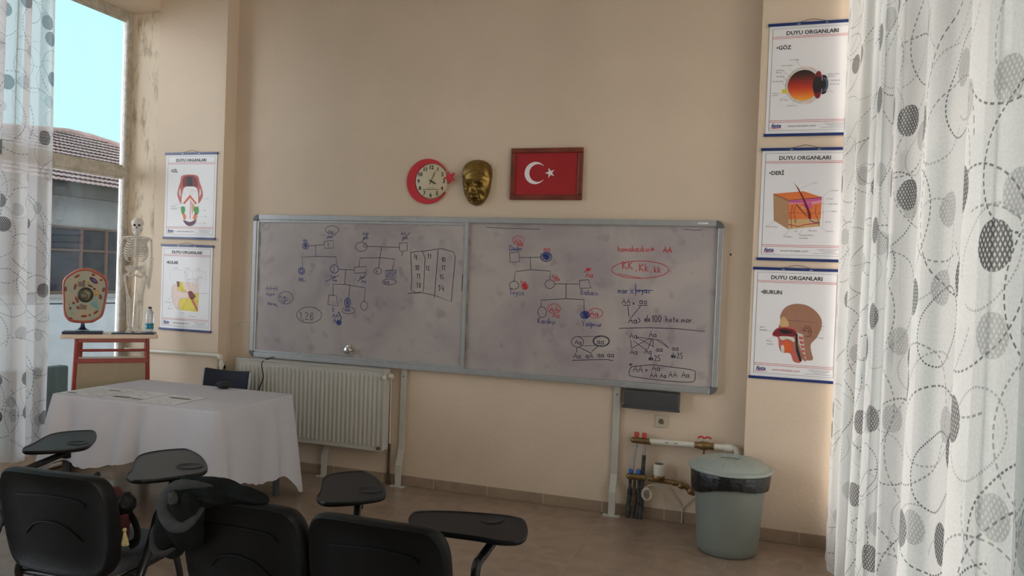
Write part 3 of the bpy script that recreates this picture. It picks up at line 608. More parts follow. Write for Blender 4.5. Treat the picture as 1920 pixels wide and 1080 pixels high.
 ('r',3.4,[[2418,1653],[2418,1639],[2422,1634]]),
 ('r',5,[[2405,1637],[2419,1643],[2389,1628],[2435,1636],[2383,1620],[2442,1629],[2382,1613],[2444,1621],[2384,1605],[2443,1613],[2391,1597],[2437,1605],[2407,1590],[2421,1597]]),
 ('b',3.4,[[2290,1592],[2316,1592]]),
 ('b',3.4,[[2303,1592],[2304,1550]]),
 ('b',3.4,[[2322,1562],[2336,1563],[2331,1573],[2322,1567],[2323,1554],[2337,1554]]),
 ('b',3.4,[[2345,1571],[2353,1554]]),
 ('b',3.4,[[2362,1573],[2350,1534]]),
 ('b',3.4,[[2369,1571],[2384,1571],[2370,1550],[2387,1551]]),
 ('b',3.4,[[2393,1562],[2408,1563],[2403,1573],[2394,1567],[2395,1553],[2408,1553]]),
 ('k',3.2,[[2643,1642],[2643,1635],[2640,1627],[2635,1621],[2628,1616],[2621,1612],[2612,1609],[2603,1609],[2594,1611],[2586,1614],[2579,1619],[2574,1625],[2571,1632],[2569,1639],[2570,1647],[2573,1655],[2578,1661],[2584,1666],[2592,1670],[2601,1672],[2610,1673],[2618,1671],[2626,1668],[2633,1663],[2639,1657],[2642,1650],[2643,1642]]),
 ('r',3.4,[[2621,1685],[2631,1718],[2641,1685]]),
 ('r',3.4,[[2623,1698],[2640,1698]]),
 ('r',3.4,[[2661,1697],[2658,1701],[2654,1702],[2650,1701],[2648,1696],[2648,1691],[2651,1687],[2655,1685],[2659,1687],[2661,1691],[2661,1697]]),
 ('r',3.4,[[2662,1703],[2662,1689],[2665,1684]]),
 ('r',3.4,[[2653,1680],[2650,1684],[2646,1686],[2642,1684],[2640,1679],[2641,1674],[2643,1670],[2648,1668],[2651,1670],[2654,1675],[2653,1680]]),
 ('r',3.4,[[2654,1686],[2654,1673],[2658,1668]]),
 ('r',3.4,[[2676,1680],[2673,1684],[2669,1685],[2665,1684],[2663,1679],[2663,1674],[2666,1670],[2670,1668],[2674,1670],[2676,1674],[2676,1680]]),
 ('r',3.4,[[2677,1686],[2677,1672],[2680,1667]]),
 ('k',3.6,[[2645,1645],[2826,1650]]),
 ('k',3.6,[[2833,1678],[2897,1685],[2917,1626],[2835,1620],[2830,1678]]),
 ('r',4,[[2859,1737],[2916,1771]]),
 ('r',3.5,[[2886,1768],[2895,1771],[2873,1762],[2909,1766],[2871,1757],[2912,1761],[2874,1752],[2909,1756],[2887,1748],[2896,1751]]),
 ('r',3.4,[[2876,1702],[2888,1742],[2900,1702]]),
 ('r',3.4,[[2878,1717],[2899,1718]]),
 ('r',3.4,[[2924,1716],[2920,1721],[2916,1723],[2911,1721],[2908,1716],[2909,1709],[2912,1704],[2917,1702],[2922,1704],[2924,1710],[2924,1716]]),
 ('r',3.4,[[2925,1724],[2925,1707],[2929,1701]]),
 ('b',3.4,[[2844,1575],[2844,1612],[2856,1610],[2858,1601],[2845,1594],[2861,1590],[2859,1576],[2844,1575]]),
 ('b',3.4,[[2885,1588],[2882,1593],[2878,1595],[2873,1593],[2871,1588],[2871,1582],[2874,1577],[2879,1575],[2883,1577],[2886,1582],[2885,1588]]),
 ('b',3.4,[[2886,1595],[2886,1580],[2890,1574]]),
 ('b',3.4,[[2896,1612],[2898,1574],[2909,1576],[2911,1587],[2897,1591]]),
 ('b',3.4,[[2933,1588],[2930,1593],[2925,1594],[2921,1592],[2919,1587],[2919,1581],[2922,1577],[2927,1575],[2931,1577],[2934,1582],[2933,1588]]),
 ('b',3.4,[[2934,1595],[2934,1580],[2938,1574]]),
 ('b',3.4,[[2955,1593],[2945,1590],[2955,1582],[2944,1574]]),
 ('b',3.4,[[2964,1593],[2965,1574]]),
 ('k',3.6,[[2730,1646],[2734,1538]]),
 ('k',3.6,[[2544,1472],[2545,1520],[2734,1539],[2869,1538],[2873,1450]]),
 ('k',3.2,[[2588,1433],[2586,1415],[2577,1401],[2564,1393],[2549,1392],[2535,1399],[2526,1412],[2522,1429],[2524,1447],[2533,1461],[2546,1469],[2561,1470],[2574,1463],[2584,1450],[2588,1433]]),
 ('r',4.2,[[2612,1434],[2626,1480],[2641,1434]]),
 ('r',4.2,[[2615,1451],[2639,1452]]),
 ('r',4.2,[[2649,1434],[2663,1480],[2678,1434]]),
 ('r',4.2,[[2652,1451],[2676,1452]]),
 ('r',3.2,[[2693,1464],[2692,1455],[2688,1447],[2682,1439],[2673,1433],[2664,1429],[2652,1426],[2641,1425],[2630,1427],[2620,1430],[2611,1436],[2604,1442],[2599,1450],[2598,1459],[2599,1467],[2603,1476],[2609,1483],[2617,1489],[2627,1494],[2638,1496],[2650,1497],[2661,1495],[2671,1492],[2680,1487],[2687,1480],[2691,1472],[2693,1464]]),
 ('r',3.4,[[2637,1394],[2649,1433],[2661,1394]]),
 ('r',3.4,[[2640,1409],[2660,1410]]),
 ('r',3.4,[[2684,1409],[2681,1413],[2676,1415],[2671,1413],[2669,1408],[2669,1402],[2673,1397],[2677,1395],[2682,1397],[2684,1402],[2684,1409]]),
 ('r',3.4,[[2685,1416],[2685,1400],[2689,1395]]),
 ('b',3.4,[[2525,1386],[2527,1347]]),
 ('b',3.4,[[2543,1386],[2527,1366],[2546,1347]]),
 ('b',3.4,[[2567,1361],[2565,1366],[2560,1368],[2556,1366],[2554,1361],[2554,1355],[2557,1350],[2561,1348],[2566,1350],[2568,1355],[2567,1361]]),
 ('b',3.4,[[2568,1369],[2568,1353],[2572,1347]]),
 ('b',3.4,[[2578,1367],[2579,1347]]),
 ('b',3.4,[[2579,1361],[2587,1367]]),
 ('b',3.4,[[2608,1360],[2605,1365],[2601,1367],[2596,1365],[2594,1360],[2594,1354],[2597,1349],[2601,1348],[2605,1349],[2608,1354]]),
 ('b',3.4,[[2608,1386],[2609,1348]]),
 ('b',3.4,[[2616,1358],[2628,1360],[2624,1369],[2617,1363],[2618,1351],[2628,1351]]),
 ('b',3.4,[[2646,1367],[2636,1364],[2646,1356],[2636,1348]]),
 ('b',3.4,[[2641,1348],[2643,1343],[2639,1340]]),
 ('b',3.4,[[2655,1367],[2656,1348]]),
 ('b',3.4,[[2655,1374],[2655,1376]]),
 ('b',6,[[2914,1429],[2913,1423],[2910,1417],[2906,1412],[2901,1408],[2894,1405],[2886,1403],[2879,1402],[2871,1403],[2864,1406],[2858,1410],[2853,1414],[2850,1420],[2849,1426],[2850,1432],[2853,1438],[2857,1443],[2862,1447],[2869,1450],[2877,1452],[2884,1453],[2892,1452],[2899,1449],[2905,1445],[2909,1441],[2912,1435],[2914,1429]]),
 ('b',6,[[2877,1447],[2889,1454],[2864,1439],[2902,1447],[2860,1431],[2908,1440],[2858,1424],[2910,1432],[2860,1416],[2908,1425],[2866,1409],[2904,1417],[2879,1402],[2891,1408]]),
 ('r',4.4,[[2918,1422],[2932,1462],[2947,1422]]),
 ('r',4.4,[[2921,1437],[2945,1438]]),
 ('r',4.4,[[2975,1437],[2971,1442],[2965,1444],[2959,1441],[2956,1436],[2957,1430],[2960,1425],[2966,1423],[2972,1425],[2975,1431],[2975,1437]]),
 ('r',4.4,[[2976,1445],[2976,1428],[2981,1422]]),
 ('r',3.2,[[3011,1447],[3010,1438],[3006,1430],[2999,1423],[2989,1417],[2978,1412],[2966,1410],[2953,1409],[2940,1410],[2928,1414],[2918,1419],[2911,1425],[2906,1433],[2904,1441],[2905,1450],[2910,1458],[2917,1465],[2926,1471],[2937,1476],[2950,1479],[2963,1479],[2975,1478],[2987,1474],[2997,1469],[3004,1463],[3009,1455],[3011,1447]]),
 ('b',3.4,[[2860,1386],[2872,1366],[2881,1386]]),
 ('b',3.4,[[2872,1366],[2870,1346]]),
 ('b',3.4,[[2906,1361],[2902,1366],[2897,1368],[2893,1365],[2890,1360],[2891,1354],[2894,1348],[2899,1347],[2904,1349],[2906,1354],[2906,1361]]),
 ('b',3.4,[[2907,1369],[2907,1352],[2911,1346]]),
 ('b',3.4,[[2931,1360],[2928,1365],[2923,1366],[2919,1363],[2917,1357],[2919,1352],[2924,1349],[2928,1350],[2931,1354],[2931,1360]]),
 ('b',3.4,[[2932,1366],[2932,1332],[2919,1334]]),
 ('b',3.4,[[2919,1375],[2924,1372],[2929,1375]]),
 ('b',3.4,[[2941,1346],[2941,1366],[2949,1364],[2951,1347],[2952,1364],[2960,1364],[2963,1346]]),
 ('b',3.4,[[2972,1367],[2975,1349],[2985,1351],[2986,1367],[2989,1347]]),
 ('b',3.4,[[2996,1367],[2997,1347]]),
 ('b',3.4,[[2997,1361],[3007,1367]]),
 ('r',4.2,[[3104,1937],[3105,1894]]),
 ('r',4.2,[[3105,1909],[3115,1916],[3119,1895]]),
 ('r',4.2,[[3144,1906],[3143,1911],[3140,1915],[3136,1916],[3133,1915],[3130,1911],[3129,1906],[3130,1901],[3133,1897],[3137,1896],[3141,1898],[3143,1901],[3144,1906]]),
 ('r',4.2,[[3153,1896],[3153,1917],[3161,1915],[3163,1897],[3164,1915],[3172,1915],[3175,1896]]),
 ('r',4.2,[[3200,1908],[3199,1913],[3196,1916],[3192,1918],[3188,1916],[3186,1912],[3185,1907],[3186,1902],[3189,1899],[3193,1898],[3196,1899],[3199,1903],[3200,1908]]),
 ('r',4.2,[[3207,1939],[3209,1897],[3221,1900],[3223,1912],[3208,1916]]),
 ('r',4.2,[[3247,1914],[3244,1919],[3239,1920],[3234,1918],[3231,1912],[3232,1906],[3235,1900],[3240,1899],[3245,1901],[3247,1907],[3247,1914]]),
 ('r',4.2,[[3248,1922],[3248,1904],[3252,1898]]),
 ('r',4.2,[[3271,1920],[3259,1916],[3270,1907],[3259,1898]]),
 ('r',4.2,[[3278,1941],[3280,1899]]),
 ('r',4.2,[[3292,1924],[3280,1912],[3295,1899]]),
 ('r',4.2,[[3306,1921],[3307,1900]]),
 ('r',4.2,[[3316,1900],[3316,1921]]),
 ('r',4.2,[[3316,1916],[3325,1922],[3329,1900]]),
 ('r',4.2,[[3337,1921],[3353,1922]]),
 ('r',4.2,[[3337,1913],[3353,1913]]),
 ('r',4.2,[[3350,1932],[3361,1918],[3350,1905]]),
 ('r',5,[[3428,1898],[3440,1939],[3453,1897]]),
 ('r',5,[[3431,1914],[3451,1914]]),
 ('r',5,[[3460,1897],[3472,1938],[3484,1897]]),
 ('r',5,[[3463,1913],[3483,1913]]),
 ('r',4.5,[[3142,1826],[3144,1771]]),
 ('r',4.5,[[3169,1825],[3145,1799],[3173,1771]]),
 ('r',4.5,[[3185,1825],[3187,1771]]),
 ('r',4.5,[[3212,1824],[3187,1798],[3216,1770]]),
 ('r',3.4,[[3243,1767],[3240,1755]]),
 ('r',4.5,[[3264,1812],[3266,1761]]),
 ('r',4.5,[[3289,1812],[3266,1786],[3293,1760]]),
 ('r',4.5,[[3304,1811],[3306,1760]]),
 ('r',4.5,[[3322,1791],[3307,1775],[3325,1760]]),
 ('r',3.4,[[3349,1763],[3345,1751]]),
 ('r',4.5,[[3369,1798],[3371,1754]]),
 ('r',4.5,[[3384,1781],[3371,1768],[3387,1754]]),
 ('r',4.5,[[3396,1798],[3398,1754]]),
 ('r',4.5,[[3412,1780],[3399,1767],[3414,1754]]),
 ('r',3.4,[[3468,1788],[3471,1776],[3466,1763],[3453,1751],[3432,1739],[3404,1729],[3370,1721],[3332,1714],[3291,1710],[3249,1709],[3208,1710],[3169,1714],[3135,1720],[3106,1729],[3083,1739],[3069,1750],[3064,1763],[3067,1776],[3080,1789],[3100,1800],[3127,1811],[3161,1820],[3199,1827],[3240,1831],[3282,1832],[3323,1832],[3362,1828],[3397,1822],[3426,1814],[3449,1804],[3464,1793]]),
 ('r',3,[[3110,1736],[3285,1710]]),
 ('b',4,[[3117,1597],[3117,1620],[3126,1618],[3128,1597],[3129,1618],[3137,1617],[3140,1596]]),
 ('b',4,[[3166,1608],[3165,1614],[3162,1618],[3158,1620],[3154,1618],[3152,1614],[3151,1609],[3152,1603],[3155,1599],[3159,1597],[3163,1599],[3165,1603],[3166,1608]]),
 ('b',4,[[3174,1620],[3176,1596]]),
 ('b',4,[[3175,1613],[3186,1620]]),
 ('b',3,[[3204,1630],[3229,1596]]),
 ('b',3,[[3228,1630],[3205,1597]]),
 ('b',3.6,[[3240,1669],[3246,1586]]),
 ('b',4,[[3242,1649],[3244,1607],[3255,1609],[3257,1621],[3243,1626]]),
 ('b',4,[[3265,1619],[3277,1620],[3273,1630],[3265,1624],[3266,1610],[3277,1610]]),
 ('b',4,[[3285,1628],[3292,1611]]),
 ('b',4,[[3300,1629],[3289,1590]]),
 ('b',4,[[3321,1622],[3318,1627],[3314,1629],[3310,1627],[3307,1621],[3308,1614],[3311,1609],[3315,1607],[3320,1609],[3322,1615],[3321,1622]]),
 ('b',4,[[3322,1630],[3322,1613],[3326,1606]]),
 ('b',4,[[3331,1627],[3344,1627],[3332,1606],[3347,1607]]),
 ('b',3.6,[[3239,1619],[3366,1627]]),
 ('k',3.4,[[3149,1521],[3161,1563],[3174,1521]]),
 ('k',3.4,[[3152,1537],[3173,1538]]),
 ('k',3.4,[[3182,1521],[3194,1563],[3207,1521]]),
 ('k',3.4,[[3185,1537],[3206,1538]]),
 ('k',3.6,[[3157,1511],[3211,1514]]),
 ('k',3.4,[[3226,1535],[3238,1519]]),
 ('k',3.4,[[3237,1535],[3227,1519]]),
 ('k',3.4,[[3292,1543],[3289,1549],[3283,1551],[3278,1548],[3276,1543],[3276,1535],[3280,1530],[3285,1528],[3290,1530],[3293,1536],[3292,1543]]),
 ('k',3.4,[[3293,1552],[3293,1534],[3298,1527]]),
 ('k',3.4,[[3322,1543],[3318,1549],[3313,1551],[3308,1548],[3305,1543],[3305,1535],[3309,1530],[3314,1528],[3319,1530],[3322,1536],[3322,1543]]),
 ('k',3.4,[[3323,1552],[3322,1534],[3327,1527]]),
 ('k',3.6,[[3263,1515],[3332,1519]]),
 ('k',3.6,[[3192,1508],[3202,1432]]),
 ('k',3.6,[[3283,1510],[3222,1431]]),
 ('k',4,[[3202,1385],[3215,1432],[3230,1385]]),
 ('k',4,[[3205,1403],[3228,1404]]),
 ('k',4,[[3257,1402],[3253,1408],[3247,1410],[3242,1408],[3239,1402],[3240,1394],[3243,1388],[3249,1386],[3254,1389],[3257,1395],[3257,1402]]),
 ('k',4,[[3258,1411],[3258,1392],[3263,1385]]),
 ('k',4,[[3270,1427],[3285,1409],[3270,1390]]),
 ('k',4,[[3326,1415],[3324,1423],[3321,1426],[3317,1423],[3316,1414],[3318,1406],[3322,1403],[3325,1406],[3326,1415]]),
 ('k',4,[[3332,1398],[3334,1450]]),
 ('k',4,[[3352,1415],[3350,1424],[3346,1427],[3343,1423],[3342,1415],[3344,1407],[3347,1403],[3350,1407],[3352,1415]]),
 ('k',4,[[3364,1438],[3374,1451],[3375,1402]]),
 ('k',4,[[3403,1428],[3401,1440],[3398,1448],[3393,1451],[3389,1448],[3386,1439],[3386,1427],[3387,1415],[3391,1407],[3395,1404],[3400,1407],[3402,1416],[3403,1428]]),
 ('k',4,[[3430,1429],[3429,1441],[3425,1449],[3421,1452],[3416,1449],[3413,1440],[3413,1428],[3414,1417],[3418,1408],[3422,1405],[3427,1409],[3429,1418],[3430,1429]]),
 ('k',4,[[3465,1451],[3466,1407]]),
 ('k',4,[[3466,1422],[3477,1429],[3481,1407]]),
 ('k',4,[[3491,1420],[3506,1422],[3501,1432],[3492,1425],[3493,1411],[3507,1412]]),
 ('k',4,[[3520,1446],[3521,1411],[3528,1410]]),
 ('k',4,[[3514,1433],[3528,1434]]),
 ('k',4,[[3536,1422],[3551,1424],[3546,1434],[3536,1427],[3537,1413],[3551,1413]]),
 ('k',4,[[3562,1410],[3563,1413]]),
 ('k',4,[[3573,1411],[3573,1432],[3582,1431],[3584,1412],[3585,1431],[3594,1431],[3597,1411]]),
 ('k',4,[[3624,1424],[3622,1429],[3619,1433],[3615,1434],[3611,1432],[3608,1428],[3608,1423],[3609,1418],[3612,1414],[3616,1413],[3620,1415],[3623,1418],[3624,1424]]),
 ('k',4,[[3631,1434],[3633,1413]]),
 ('k',4,[[3633,1428],[3644,1435]]),
 ('k',4,[[3654,1413],[3656,1416]]),
 ('k',3.6,[[3134,1344],[3348,1361],[3541,1365],[3735,1357]]),
 ('k',3.4,[[3214,1276],[3226,1319],[3239,1277]]),
 ('k',3.4,[[3216,1293],[3237,1294]]),
 ('k',3.4,[[3263,1293],[3259,1298],[3254,1300],[3250,1297],[3247,1292],[3247,1285],[3251,1280],[3256,1278],[3261,1280],[3263,1286],[3263,1293]]),
 ('k',3.4,[[3264,1301],[3264,1283],[3268,1277]]),
 ('k',3.4,[[3351,1295],[3363,1337],[3375,1295]]),
 ('k',3.4,[[3353,1311],[3374,1312]]),
 ('k',3.4,[[3399,1311],[3396,1316],[3391,1318],[3386,1315],[3383,1310],[3384,1303],[3387,1298],[3392,1296],[3397,1298],[3400,1304],[3399,1311]]),
 ('k',3.4,[[3400,1319],[3400,1302],[3404,1295]]),
 ('k',2.8,[[3221,1267],[3229,1208]]),
 ('k',2.8,[[3239,1263],[3345,1194]]),
 ('k',2.8,[[3265,1287],[3390,1226]]),
 ('k',2.8,[[3363,1288],[3231,1208]]),
 ('k',2.8,[[3370,1286],[3345,1203]]),
 ('k',2.8,[[3378,1287],[3385,1223]]),
 ('k',2.8,[[3400,1283],[3494,1226]]),
 ('k',2.8,[[3265,1290],[3436,1276],[3489,1230]]),
 ('k',3.4,[[3223,1163],[3235,1203],[3247,1164]]),
 ('k',3.4,[[3226,1178],[3245,1179]]),
 ('k',3.4,[[3269,1179],[3266,1183],[3261,1185],[3257,1183],[3254,1178],[3255,1171],[3258,1166],[3263,1165],[3267,1167],[3270,1172],[3269,1179]]),
 ('k',3.4,[[3270,1186],[3270,1170],[3274,1164]]),
 ('k',3.4,[[3324,1173],[3335,1212],[3347,1173]]),
 ('k',3.4,[[3326,1187],[3346,1189]]),
 ('k',3.4,[[3370,1188],[3366,1193],[3362,1194],[3357,1192],[3355,1187],[3355,1181],[3358,1176],[3363,1174],[3368,1176],[3370,1182],[3370,1188]]),
 ('k',3.4,[[3371,1195],[3370,1179],[3375,1173]]),
 ('k',3.4,[[3421,1210],[3418,1215],[3413,1217],[3409,1214],[3406,1209],[3407,1203],[3410,1198],[3415,1196],[3419,1198],[3421,1204],[3421,1210]]),
 ('k',3.4,[[3422,1217],[3422,1201],[3426,1196]]),
 ('k',3.4,[[3447,1210],[3443,1215],[3439,1217],[3434,1215],[3432,1209],[3432,1203],[3435,1198],[3440,1197],[3444,1199],[3447,1204],[3447,1210]]),
 ('k',3.4,[[3447,1218],[3447,1202],[3451,1196]]),
 ('k',3.4,[[3531,1225],[3528,1229],[3523,1231],[3519,1229],[3517,1224],[3517,1217],[3520,1213],[3525,1211],[3529,1213],[3532,1218],[3531,1225]]),
 ('k',3.4,[[3532,1232],[3532,1216],[3536,1210]]),
 ('k',3.4,[[3556,1225],[3553,1230],[3549,1232],[3544,1229],[3542,1224],[3542,1218],[3545,1213],[3550,1211],[3554,1214],[3557,1219],[3556,1225]]),
 ('k',3.4,[[3557,1232],[3557,1217],[3561,1211]]),
 ('k',4,[[3365,1141],[3363,1147],[3360,1150],[3358,1147],[3357,1141],[3358,1134],[3361,1131],[3364,1134],[3365,1141]]),
 ('k',4,[[3369,1128],[3371,1168]]),
 ('k',4,[[3385,1140],[3384,1147],[3381,1150],[3378,1147],[3377,1140],[3379,1134],[3381,1131],[3384,1134],[3385,1140]]),
 ('k',4,[[3395,1160],[3402,1168],[3410,1160],[3406,1147],[3396,1130],[3415,1131]]),
 ('k',4,[[3435,1169],[3422,1168],[3421,1153],[3434,1147],[3432,1130],[3420,1131]]),
 ('k',4,[[3521,1169],[3519,1175],[3516,1178],[3514,1175],[3513,1169],[3514,1162],[3517,1159],[3520,1162],[3521,1169]]),
 ('k',4,[[3525,1156],[3526,1196]]),
 ('k',4,[[3541,1168],[3539,1175],[3536,1178],[3534,1175],[3533,1168],[3534,1162],[3537,1159],[3540,1162],[3541,1168]]),
 ('k',4,[[3551,1188],[3557,1196],[3565,1188],[3562,1175],[3552,1158],[3570,1159]]),
 ('k',4,[[3589,1196],[3577,1195],[3576,1181],[3589,1175],[3586,1158],[3575,1159]]),
 ('k',5,[[3216,1088],[3241,1095]]),
 ('k',5,[[3228,1099],[3231,1079]]),
 ('k',3.4,[[3250,1039],[3264,1086],[3279,1039]]),
 ('k',3.4,[[3253,1057],[3277,1058]]),
 ('k',3.4,[[3287,1040],[3300,1087],[3315,1040]]),
 ('k',3.4,[[3290,1058],[3313,1059]]),
 ('k',3.4,[[3336,1065],[3348,1050]]),
 ('k',3.4,[[3347,1065],[3337,1049]]),
 ('k',3.4,[[3382,1056],[3395,1101],[3408,1057]]),
 ('k',3.4,[[3385,1073],[3407,1074]]),
 ('k',3.4,[[3433,1074],[3430,1079],[3425,1081],[3420,1078],[3417,1072],[3417,1065],[3421,1060],[3426,1058],[3431,1061],[3434,1067],[3433,1074]]),
 ('k',3.4,[[3434,1082],[3434,1064],[3439,1058]]),
 ('k',3.4,[[3370,1008],[3380,1046],[3391,1009]]),
 ('k',3.4,[[3372,1023],[3390,1024]]),
 ('k',3.4,[[3398,1009],[3409,1046],[3420,1010]]),
 ('k',3.4,[[3400,1023],[3419,1024]]),
 ('k',3.4,[[3440,1011],[3450,1046],[3460,1012]]),
 ('k',3.4,[[3442,1025],[3459,1026]]),
 ('k',3.4,[[3479,1025],[3477,1029],[3473,1031],[3469,1029],[3467,1024],[3467,1019],[3470,1015],[3474,1013],[3478,1015],[3480,1020],[3479,1025]]),
 ('k',3.4,[[3480,1032],[3480,1018],[3484,1013]]),
 ('k',3.4,[[3500,1021],[3512,1063],[3524,1022]]),
 ('k',3.4,[[3502,1037],[3523,1038]]),
 ('k',3.4,[[3532,1022],[3543,1064],[3556,1023]]),
 ('k',3.4,[[3534,1038],[3554,1039]]),
 ('k',3.4,[[3590,1026],[3602,1067],[3615,1026]]),
 ('k',3.4,[[3593,1041],[3613,1043]]),
 ('k',3.4,[[3638,1042],[3634,1047],[3630,1049],[3625,1047],[3622,1041],[3623,1034],[3626,1029],[3631,1028],[3636,1030],[3638,1036],[3638,1042]]),
 ('k',3.4,[[3639,1050],[3638,1033],[3643,1027]]),
 ('k',3.4,[[3651,1027],[3652,1030]]),
 ('k',3.6,[[3239,1075],[3383,1100],[3432,1097],[3659,1084],[3681,1057],[3679,1011],[3639,996],[3484,993],[3252,1004],[3221,1022],[3225,1059],[3239,1075]]),
 ('k',3.2,[[2878,1230],[2877,1221],[2873,1212],[2867,1205],[2860,1198],[2850,1193],[2840,1190],[2829,1190],[2818,1191],[2808,1195],[2800,1200],[2793,1207],[2789,1216],[2787,1225],[2788,1234],[2792,1243],[2798,1251],[2806,1257],[2815,1262],[2826,1265],[2837,1265],[2847,1264],[2857,1260],[2865,1255],[2872,1248],[2876,1239],[2878,1230]]),
 ('k',3.4,[[2815,1209],[2826,1244],[2837,1209]]),
 ('k',3.4,[[2818,1222],[2836,1223]]),
 ('k',3.4,[[2858,1222],[2855,1227],[2850,1228],[2846,1226],[2844,1222],[2844,1216],[2847,1211],[2852,1210],[2856,1212],[2858,1217],[2858,1222]]),
 ('k',3.4,[[2859,1229],[2859,1215],[2862,1209]]),
 ('k',3.6,[[3070,1248],[3068,1238],[3063,1229],[3055,1220],[3045,1213],[3032,1208],[3018,1204],[3003,1204],[2989,1205],[2976,1209],[2964,1214],[2956,1222],[2950,1230],[2948,1240],[2949,1250],[2954,1259],[2962,1267],[2973,1275],[2986,1280],[3000,1283],[3015,1284],[3029,1282],[3042,1279],[3053,1273],[3062,1266],[3067,1257],[3070,1248]]),
 ('k',3.4,[[2996,1238],[2993,1243],[2988,1245],[2983,1242],[2980,1237],[2980,1230],[2984,1225],[2989,1223],[2994,1225],[2997,1231],[2996,1238]]),
 ('k',3.4,[[2997,1246],[2997,1228],[3002,1222]]),
 ('k',3.4,[[3025,1238],[3021,1243],[3016,1245],[3011,1243],[3008,1237],[3009,1230],[3012,1225],[3018,1223],[3023,1226],[3025,1231],[3025,1238]]),
 ('k',3.4,[[3026,1246],[3026,1229],[3030,1223]]),
 ('k',3,[[3065,1247],[3063,1239],[3059,1232],[3052,1225],[3042,1219],[3030,1215],[3017,1212],[3004,1211],[2990,1212],[2978,1215],[2968,1219],[2960,1225],[2955,1232],[2953,1240],[2954,1248],[2959,1256],[2966,1263],[2976,1269],[2988,1273],[3001,1276],[3014,1276],[3028,1275],[3040,1272],[3050,1268],[3058,1262],[3063,1255],[3065,1247]]),
 ('k',2.4,[[2836,1266],[3003,1278]]),
 ('k',2.4,[[2852,1198],[3018,1214]]),
 ('k',3.6,[[2832,1187],[2828,1149]]),
 ('k',3.6,[[2842,1190],[2941,1151]]),
 ('k',3.6,[[2988,1207],[2941,1164]]),
 ('k',3.4,[[2809,1107],[2821,1148],[2834,1107]]),
 ('k',3.4,[[2812,1122],[2832,1123]]),
 ('k',3.4,[[2858,1123],[2854,1128],[2849,1129],[2845,1127],[2842,1122],[2842,1115],[2846,1110],[2851,1108],[2855,1111],[2858,1116],[2858,1123]]),
 ('k',3.4,[[2859,1130],[2858,1114],[2863,1108]]),
 ('k',3.4,[[2915,1128],[2912,1133],[2907,1135],[2902,1133],[2900,1127],[2900,1121],[2904,1116],[2909,1114],[2913,1116],[2916,1122],[2915,1128]]),
 ('k',3.4,[[2916,1136],[2916,1120],[2921,1114]]),
 ('k',3.4,[[2926,1114],[2938,1154],[2951,1114]]),
 ('k',3.4,[[2929,1129],[2949,1130]]),
 ('k',3.4,[[3002,1142],[2998,1147],[2994,1149],[2989,1146],[2986,1141],[2987,1134],[2990,1129],[2995,1128],[3000,1130],[3002,1135],[3002,1142]]),
 ('k',3.4,[[3003,1150],[3003,1133],[3007,1127]]),
 ('k',3.4,[[3029,1142],[3025,1147],[3020,1149],[3016,1147],[3013,1141],[3014,1135],[3017,1130],[3022,1128],[3026,1131],[3029,1136],[3029,1142]]),
 ('k',3.4,[[3030,1150],[3029,1134],[3034,1128]]),
 ('k',3.4,[[3075,1147],[3072,1152],[3067,1154],[3062,1151],[3060,1146],[3060,1140],[3063,1135],[3068,1133],[3073,1135],[3075,1140],[3075,1147]]),
 ('k',3.4,[[3076,1155],[3076,1138],[3080,1132]]),
 ('k',3.4,[[3102,1147],[3098,1152],[3093,1154],[3089,1152],[3086,1146],[3087,1140],[3090,1135],[3095,1133],[3099,1136],[3102,1141],[3102,1147]]),
 ('k',3.4,[[3103,1155],[3102,1139],[3107,1133]]),
 ('k',3.6,[[2799,1088],[2933,1103],[3060,1114],[3100,1107]]),
 ('k',3.2,[[2091,2054],[2231,2049],[2516,2046]]),
 ('k',2.5,[[3560,2063],[3655,2058],[3689,2063]]),
 ('g',2.5,[[1957,1959],[1954,1913]]),
 ('g',2.5,[[1959,1655],[1958,1562]]),
 ('g',2.5,[[1956,1469],[1958,1310]]),
 ('g',2.5,[[1954,1230],[1955,1097]]),
]
# ================================================================== SETTING
XW, XL, XR = -1.30, -.95, 4.74      # window plane left, inner face of left wall, right wall
YB = -8.2; ZC = 4.15
struct(MB().box(-1.34, 5.1, YB-.2, .25, -.12, 0, 'tile').build('floor'))
struct(MB().box(-1.5, 5.1, YB-.2, .25, ZC, ZC+.15, 'ceiling').build('ceiling'))
struct(MB().box(-1.34, 5.1, 0, .25, 0, ZC, 'wall').build('wall_back'))
struct(MB().box(XL, -.243, -.142, .001, 0, ZC, 'wall').build('wall_pillar_left'))
struct(MB().box(4.03, 5.0, -.142, .001, 0, ZC, 'wall').build('wall_pillar_right'))
struct(MB().box(-1.34, XL+.0005, -.115, .001, 0, 3.8695, 'stain').build('wall_reveal_left'))
struct(MB().box(-1.5, 5.1, YB-.2, YB, 0, ZC, 'wall').build('wall_rear'))
wl = MB(); wl.box(-1.45, XL, YB, .001, 3.87, ZC, 'wall'); wl.box(-1.45, XL, -4.3, -3.7, 0, 3.87, 'wall'); wl.box(-1.45, XL, YB, -7.7, 0, 3.87, 'wall')
wl.box(-1.36, -1.22, -7.7, -.115, 0, .17, 'wall')
struct(wl.build('wall_left'))
wr = MB(); wr.box(XR, 5.0, YB, -.142, 3.95, ZC, 'wall'); wr.box(XR, 5.0, YB, -.142, 0, .12, 'wall'); wr.box(XR, 5.0, -.2, -.142, .12, 3.95, 'wall'); wr.box(XR, 5.0, -4.6, -4.1, .12, 3.95, 'wall'); wr.box(XR, 5.0, YB, -7.8, .12, 3.95, 'wall')
struct(wr.build('wall_right'))
bb = MB(); bb.box(-.243, 4.03, -.013, 0, 0, .078, 'skirt'); struct(bb.build('baseboard_back', bevel=.003))
